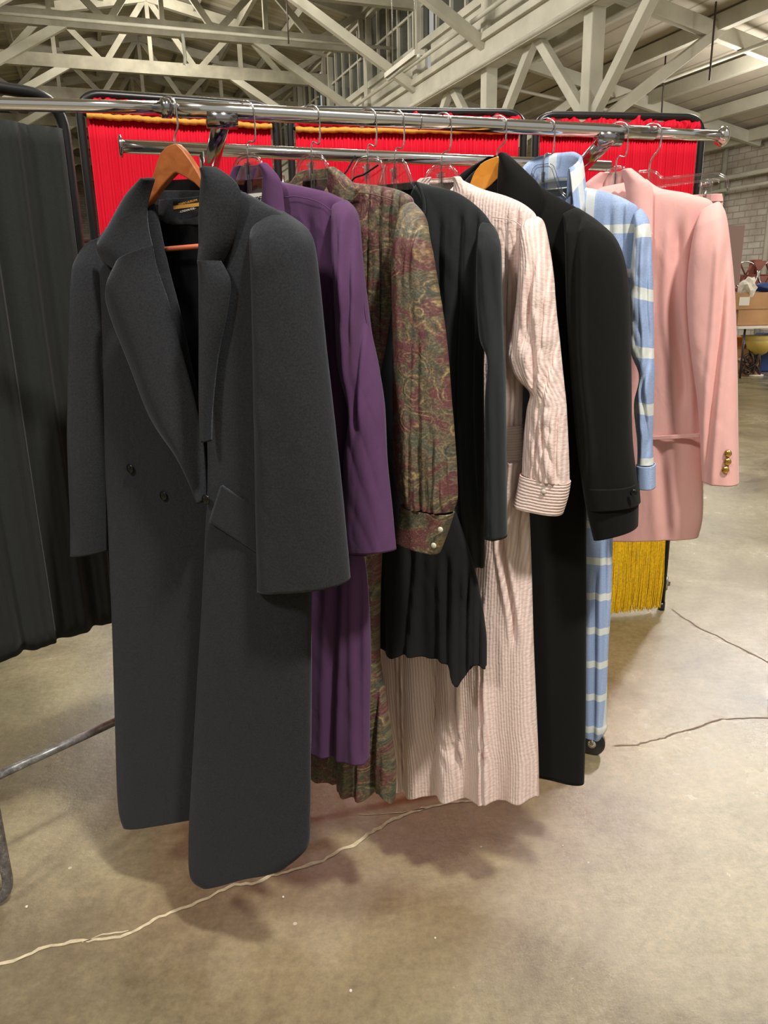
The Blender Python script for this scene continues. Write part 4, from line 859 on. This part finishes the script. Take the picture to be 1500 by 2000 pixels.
# black screen on the left
ba = PY(-78, 156, 1.40); bb = PY(118, 190, 1.75); ztb = (ba.z+bb.z)/2
A = Vector((ba.x, ba.y, 0)); B = Vector((bb.x, bb.y, 0))
bs_ = empty('folding_screen', (A+B)/2, 0, 'black curtained folding screen at the left edge, beside the charcoal coat', 'screen'); m0 = Vector(bs_.location)
foot = PZ(20, 1764, .0)
ft = Vector((foot.x, foot.y, 0))
A = ft.copy(); d = (B-A).normalized()
zt_ = bb.z
screen_panel(bs_, A-m0+Vector((-.035, .01, 0)), B-m0, zt_, .02, .012, 'worn')
bl0 = PZ(18, 1526, .33); 
bm = bmesh.new(); a_tube(bm, [A-m0+Vector((0, 0, .33)), B-m0+Vector((0, 0, .33))], .010, 12); finish('cross_bar', bm, 'worn', bs_)
bm = bmesh.new(); a_tube(bm, [A-m0+Vector((0, 0, zt_-.09)), B-m0+Vector((0, 0, zt_-.09))], .006, 12); finish('rod', bm, 'black_tube', bs_)
curtain(bs_, A-m0+d*.0-Vector((-d.y, d.x, 0))*.012, B-m0-d*.012-Vector((-d.y, d.x, 0))*.012, zt_-.062, .60, .009, 4, 'black_velvet', seed=9, nx=240, nzr=30, hemj=.002)
# the adjoining panel, whose rounded foot shows at the edge of the picture
C_ = A+Vector((-.50, -.12, 0)); dn = (C_-A).normalized(); A1 = A+Vector((.004, 0, 0))
pts = [A1-m0+Vector((0, 0, zt_)), A1-m0+Vector((0, 0, .012)), C_-m0+Vector((0, 0, .012)), C_-m0+Vector((0, 0, zt_))]
bm = bmesh.new(); a_tube(bm, arc_corner(pts+[pts[0]], .06, 8), .012, 14, cap=False); finish('frame', bm, 'worn', bs_)
curtain(bs_, A1-m0+dn*.012, C_-m0-dn*.012, zt_-.085, .60, .010, 7, 'black_velvet', seed=12, nx=160, nzr=20)

# ------------------------------------------------------------------ far side of the hall: tables and boxes
def thing(name, loc, rz, label, catg, group=None): return empty(name, loc, rz, label, catg, group)
tb = PZ(1476, 733, 0)
T = thing('folding_table', (tb.x+.35, tb.y, 0), .1, 'long white-topped table against the right wall, carrying cardboard boxes', 'table')
bm = bmesh.new(); a_box(bm, (.2, 0, .74), (2.3, .75, .035)); finish('table_top', bm, 'paper', T, smooth=False, bevel=.005)
for sx in (-.8, 1.2):
    for sy in (-.3, .3):
        bm = bmesh.new(); a_tube(bm, [(sx, sy, 0), (sx, sy, .73)], .016, 8); finish('leg', bm, 'black_tube', T)
def carton(px, py, z, s, label, mat='cardboard', dy=0., rz=.1, open_=False, group='cardboard boxes on the far table'):
    d = ray(px, py); p = CAM+d*((tb.y+dy)/d.y)
    o = thing('cardboard_box', (p.x, p.y, z), rz, label, 'box', group)
    bm = bmesh.new(); w, dd, hh = s; t_ = .008
    a_box(bm, (0, 0, t_/2), (w, dd, t_))
    for sx in (-1, 1): a_box(bm, (sx*(w/2-t_/2), 0, hh/2), (t_, dd, hh))
    for sy in (-1, 1): a_box(bm, (0, sy*(dd/2-t_/2), hh/2), (w, t_, hh))
    finish('box_body', bm, mat, o, smooth=False)
    if not open_:
        bm = bmesh.new(); a_box(bm, (-w/4-.002, 0, hh+.004), (w/2-.006, dd, .006)); a_box(bm, (w/4+.002, 0, hh+.004), (w/2-.006, dd, .006)); finish('lid_flap', bm, mat, o, smooth=False)
    return o
b1 = carton(1488, 640, .76, (1.1, .5, .22), 'wide flat cardboard box, lower of the two stacked on the far table')
b2 = carton(1486, 600, .99, (1.15, .5, .24), 'wide cardboard box with a white shipping label, topmost on the far table', 'cardboard', open_=True)
bm = bmesh.new(); a_box(bm, (-.42, -.253, .12), (.16, .004, .12)); finish('shipping_label', bm, 'paper', b2, smooth=False)
b3 = carton(1443, 715, 0, (.42, .4, .40), 'small cardboard box standing on the floor under the far table', 'cardboard2', dy=.1, group='cardboard boxes under the far table')
bm = bmesh.new(); bmesh.ops.create_uvsphere(bm, u_segments=12, v_segments=6, radius=.05, matrix=Matrix.Translation((-.08, -.205, .26)) @ Matrix.Diagonal((1.4, .06, .5, 1))); finish('printed_mark', bm, 'paper', b3)
# film-reel machine
p = PY(1475, 560, tb.y+.15)
R1 = thing('reel_machine', (p.x, p.y, 1.24), .1, 'rusty red machine with two spoked silver wheels, standing on the boxes', 'machine')
for sx in (-.2, .2):
    bm = bmesh.new(); a_tube(bm, [(sx+.19*math.cos(a*PI/16), -.04, .24+.19*math.sin(a*PI/16)) for a in range(33)], .014, 8, cap=False); w = finish('wheel', bm, 'steel', R1)
    bm = bmesh.new()
    for a in range(6): a_beam(bm, (sx, -.04, .24), (sx+.18*math.cos(a*PI/3), -.04, .24+.18*math.sin(a*PI/3)), .03, .012)
    finish('spokes', bm, 'rust', w)
bm = bmesh.new(); a_box(bm, (0, .06, .12), (.34, .2, .24)); a_box(bm, (0, .06, .34), (.12, .14, .24)); a_box(bm, (0, -.02, .03), (.5, .3, .06)); a_poly(bm, [(-.12, .44), (.12, .44), (.03, .30), (-.03, .30)], -.06, .0); finish('machine_body', bm, 'rust', R1, smooth=False, bevel=.01)
p = PY(1461, 560, tb.y-.2)
bm = bmesh.new(); bmesh.ops.create_icosphere(bm, subdivisions=3, radius=.12)
for v in bm.verts: v.co = v.co*(1+.5*nz3(*(v.co*14)))*1.; v.co.z *= 1.15
o = tag(finish('crumpled_paper', bm, 'paper', smooth=False), 'crumpled white packing paper lying on the top box', 'paper'); o.location = (p.x, p.y, 1.30)
p = PY(1496, 566, tb.y-.12)
bm = bmesh.new(); bmesh.ops.create_icosphere(bm, subdivisions=3, radius=.11)
for v in bm.verts: v.co = v.co*(1+.4*nz3(*(v.co*11))); v.co.x *= 1.8; v.co.z *= .6
o = tag(finish('blue_cloth', bm, 'blue'), 'dark blue bundled cloth beside the white paper on the top box', 'cloth'); o.location = (p.x, p.y, 1.30)
# under the table
p = PY(1482, 665, tb.y-.05)
LPn = thing('pedestal_bowl', (p.x, p.y, 0), 0, 'pale yellow bowl-shaped stand on a thin leg, under the far table', 'bowl')
bm = bmesh.new(); prof = [(.05, .30), (.12, .34), (.19, .42), (.22, .52), (.20, .54), (.26, .60)]; a_tube(bm, [(0, 0, z) for r, z in prof], [r for r, z in prof], 24); finish('bowl', bm, 'brass', LPn)
bm = bmesh.new(); a_tube(bm, [(0, 0, .02), (0, 0, .31)], .014, 10); a_tube(bm, [(0, 0, 0), (0, 0, .02)], .12, 20); finish('stand_leg', bm, 'paper', LPn)
p = PY(1450, 660, tb.y+.55)
bm = bmesh.new(); a_box(bm, (0, 0, .28), (.42, .3, .56)); o = tag(finish('storage_bin', bm, 'orange', smooth=False, bevel=.02), 'orange storage bin standing under the far table', 'bin'); o.location = (p.x, p.y, 0)
p = PY(1494, 650, tb.y+.55)
bm = bmesh.new(); a_box(bm, (0, 0, .3), (.4, .3, .6)); o = tag(finish('storage_bin', bm, 'blue', smooth=False, bevel=.03), 'dark blue storage bin under the far table, behind the yellow bowl', 'bin'); o.location = (p.x+.1, p.y, 0)
p = PY(1464, 700, tb.y-.08); bm = bmesh.new()
for i in range(9):
    r = random.Random(i); P = [(r.uniform(-.16, .16), r.uniform(-.08, .08), .02+.5*abs(math.sin(q*.7+i))*r.uniform(.3, 1)) for q in range(8)]
    a_tube(bm, [Vector(cat(P, q/40)) for q in range(41)], .016, 6)
o = tag(finish('cable_tangle', bm, 'dark_wood'), 'dark tangle of looped cables on the floor under the far table', 'cables'); o.location = (p.x, p.y, 0)
p = PY(1431, 500, 10.2)
bm = bmesh.new(); a_box(bm, (0, 0, 0), (.22, .03, .72)); o = tag(finish('notice_board', bm, 'mauve', smooth=False), 'tall mauve board fixed at the wall behind the pink blazer', 'board'); o.location = (p.x, p.y, p.z)
bm = bmesh.new(); a_tube(bm, [(0, .03, -p.z), (0, .03, .3)], .02, 8); finish('board_post', bm, 'steel', o)
# dark cabinet seen through the gap on the left
p = PZ(145, 640, 0) if False else PY(150, 560, 7.5)
cb = thing('sideboard', (p.x-.1, 7.6, 0), .15, 'dark brown wooden sideboard seen in the gap between the two screens', 'cabinet')
bm = bmesh.new(); a_box(bm, (0, 0, .95), (1.2, .5, 1.9)); finish('cabinet_body', bm, 'dark_wood', cb, smooth=False, bevel=.01)
for i in range(7):
    bm = bmesh.new(); a_box(bm, (0, -.27, .18+i*.26), (1.1, .03, .2)); a_tube(bm, [(-.55, -.285, .29+i*.26), (.55, -.285, .29+i*.26)], .02, 8); dr = finish('drawer', bm, 'dark_wood', cb, smooth=False)
    bm = bmesh.new(); a_tube(bm, [(-.1, -.3, .18+i*.26), (.1, -.3, .18+i*.26)], .012, 8); finish('handle', bm, 'brass', dr)
bm = bmesh.new(); bmesh.ops.create_icosphere(bm, subdivisions=3, radius=.09)
for v in bm.verts: v.co = v.co*(1+.4*nz3(*(v.co*11))); v.co.z *= 1.6
p = PY(158, 549, 4.5)
# blue bag hanging off a small stand
o = thing('coat_stand', (p.x, p.y, 0), 0, 'thin stand holding a blue bag in the gap beside the coat shoulder', 'stand'); bg = finish('blue_bag', bm, 'blue'); tag(bg, 'small blue bag hanging in the gap beside the charcoal coat', 'bag'); bg.location = (p.x, p.y-.02, p.z)
bm = bmesh.new(); a_tube(bm, [(0, .08, 0), (0, .08, p.z+.14)], .012, 8); a_tube(bm, [(0, .08, p.z+.12), (0, -.02, p.z+.12)], .006, 8); a_tube(bm, [(0, .08, 0), (0, .08, .02)], .15, 20); finish('stand_pole', bm, 'steel', o)
# hanging tube lamp up in the nave
p = PY(790, 118, 12.5); bm = bmesh.new()
o = thing('strip_lamp', p, 0, 'white strip lamp hanging high under the roof trusses', 'lamp')
q0 = PY(758, 148, 13.3)-p; q1 = PY(818, 102, 11.7)-p
a_beam(bm, q0, q1, .12, .07); finish('lamp_housing', bm, 'white_beam', o, smooth=False)
bm = bmesh.new(); a_tube(bm, [q0+Vector((0, 0, -.05)), q1+Vector((0, 0, -.05))], .03, 8); finish('tube', bm, 'lamp', o)
bm = bmesh.new(); a_tube(bm, [q0*.7, q0*.7+Vector((0, 0, 2.8))], .01, 6); a_tube(bm, [q1*.7, q1*.7+Vector((0, 0, 2.8))], .01, 6); finish('suspension_rod', bm, 'steel', o)

# ------------------------------------------------------------------ light
def area(loc, tgt, size, power, col=(1, .93, .82), shape='DISK', spread=180):
    l = bpy.data.lights.new('hall_lamp', 'AREA'); l.energy = power; l.size = size; l.color = col; l.shape = shape; l.spread = math.radians(spread)
    o = bpy.data.objects.new('hall_lamp', l); COL.objects.link(o); o.location = loc
    o.rotation_euler = (Vector(tgt)-Vector(loc)).to_track_quat('-Z', 'Y').to_euler(); return o
WARM = (1, .945, .87)
area((1.3, -.5, 5.0), (.2, 1.6, .8), .35, 255, WARM)
area((-2.4, -1.6, 5.0), (0, 1.6, .9), .7, 140, WARM)
fp = PZ(1440, 1575, 0); dd = (fp-CAM).normalized(); dd.z = -dd.z; lp_ = fp+dd*(4.9/dd.z)
area(lp_, fp, .5, 115, (1, .96, .9), spread=120)
def fill_light(p, power, r=.35):
    l = bpy.data.lights.new('hall_fill', 'POINT'); l.energy = power; l.shadow_soft_size = r; l.color = (1, .96, .89)
    o = bpy.data.objects.new('hall_fill', l); COL.objects.link(o); o.location = p
fill_light(H(2.2, 3.5, 4.6), 200); fill_light(H(2.2, 9.5, 6.4), 400); fill_light(H(2.2, 14., 6.5), 550); fill_light(H(2.2, 20.5, 8.0), 500); fill_light(H(11.0, 5.0, 3.3), 100); fill_light(H(9.8, 10.5, 3.9), 120); fill_light(H(11.2, 6.2, 2.3), 260); fill_light(H(-6., 9, 3.6), 220)  # unseen fill lights, added to brighten the roof, aisles and right wall
area(H(2.2, 20, 6.3), H(2.2, 20, 0), 2.5, 500, WARM); area(H(2.2, 30, 6.3), H(2.2, 30, 0), 2.5, 500, WARM)
w = bpy.data.worlds.new('world'); scene.world = w; w.use_nodes = True
w.node_tree.nodes['Background'].inputs[0].default_value = (1, .965, .91, 1); w.node_tree.nodes['Background'].inputs[1].default_value = .40
vs = scene.view_settings; vs.view_transform = 'Standard'; vs.look = 'None'; vs.gamma = 1; vs.use_curve_mapping = False; vs.exposure = 0.
scene.cycles.max_bounces = 8; scene.cycles.transparent_max_bounces = 24; scene.cycles.diffuse_bounces = 4
scene.cycles.caustics_reflective = False; scene.cycles.caustics_refractive = False
scene.cycles.use_denoising = True
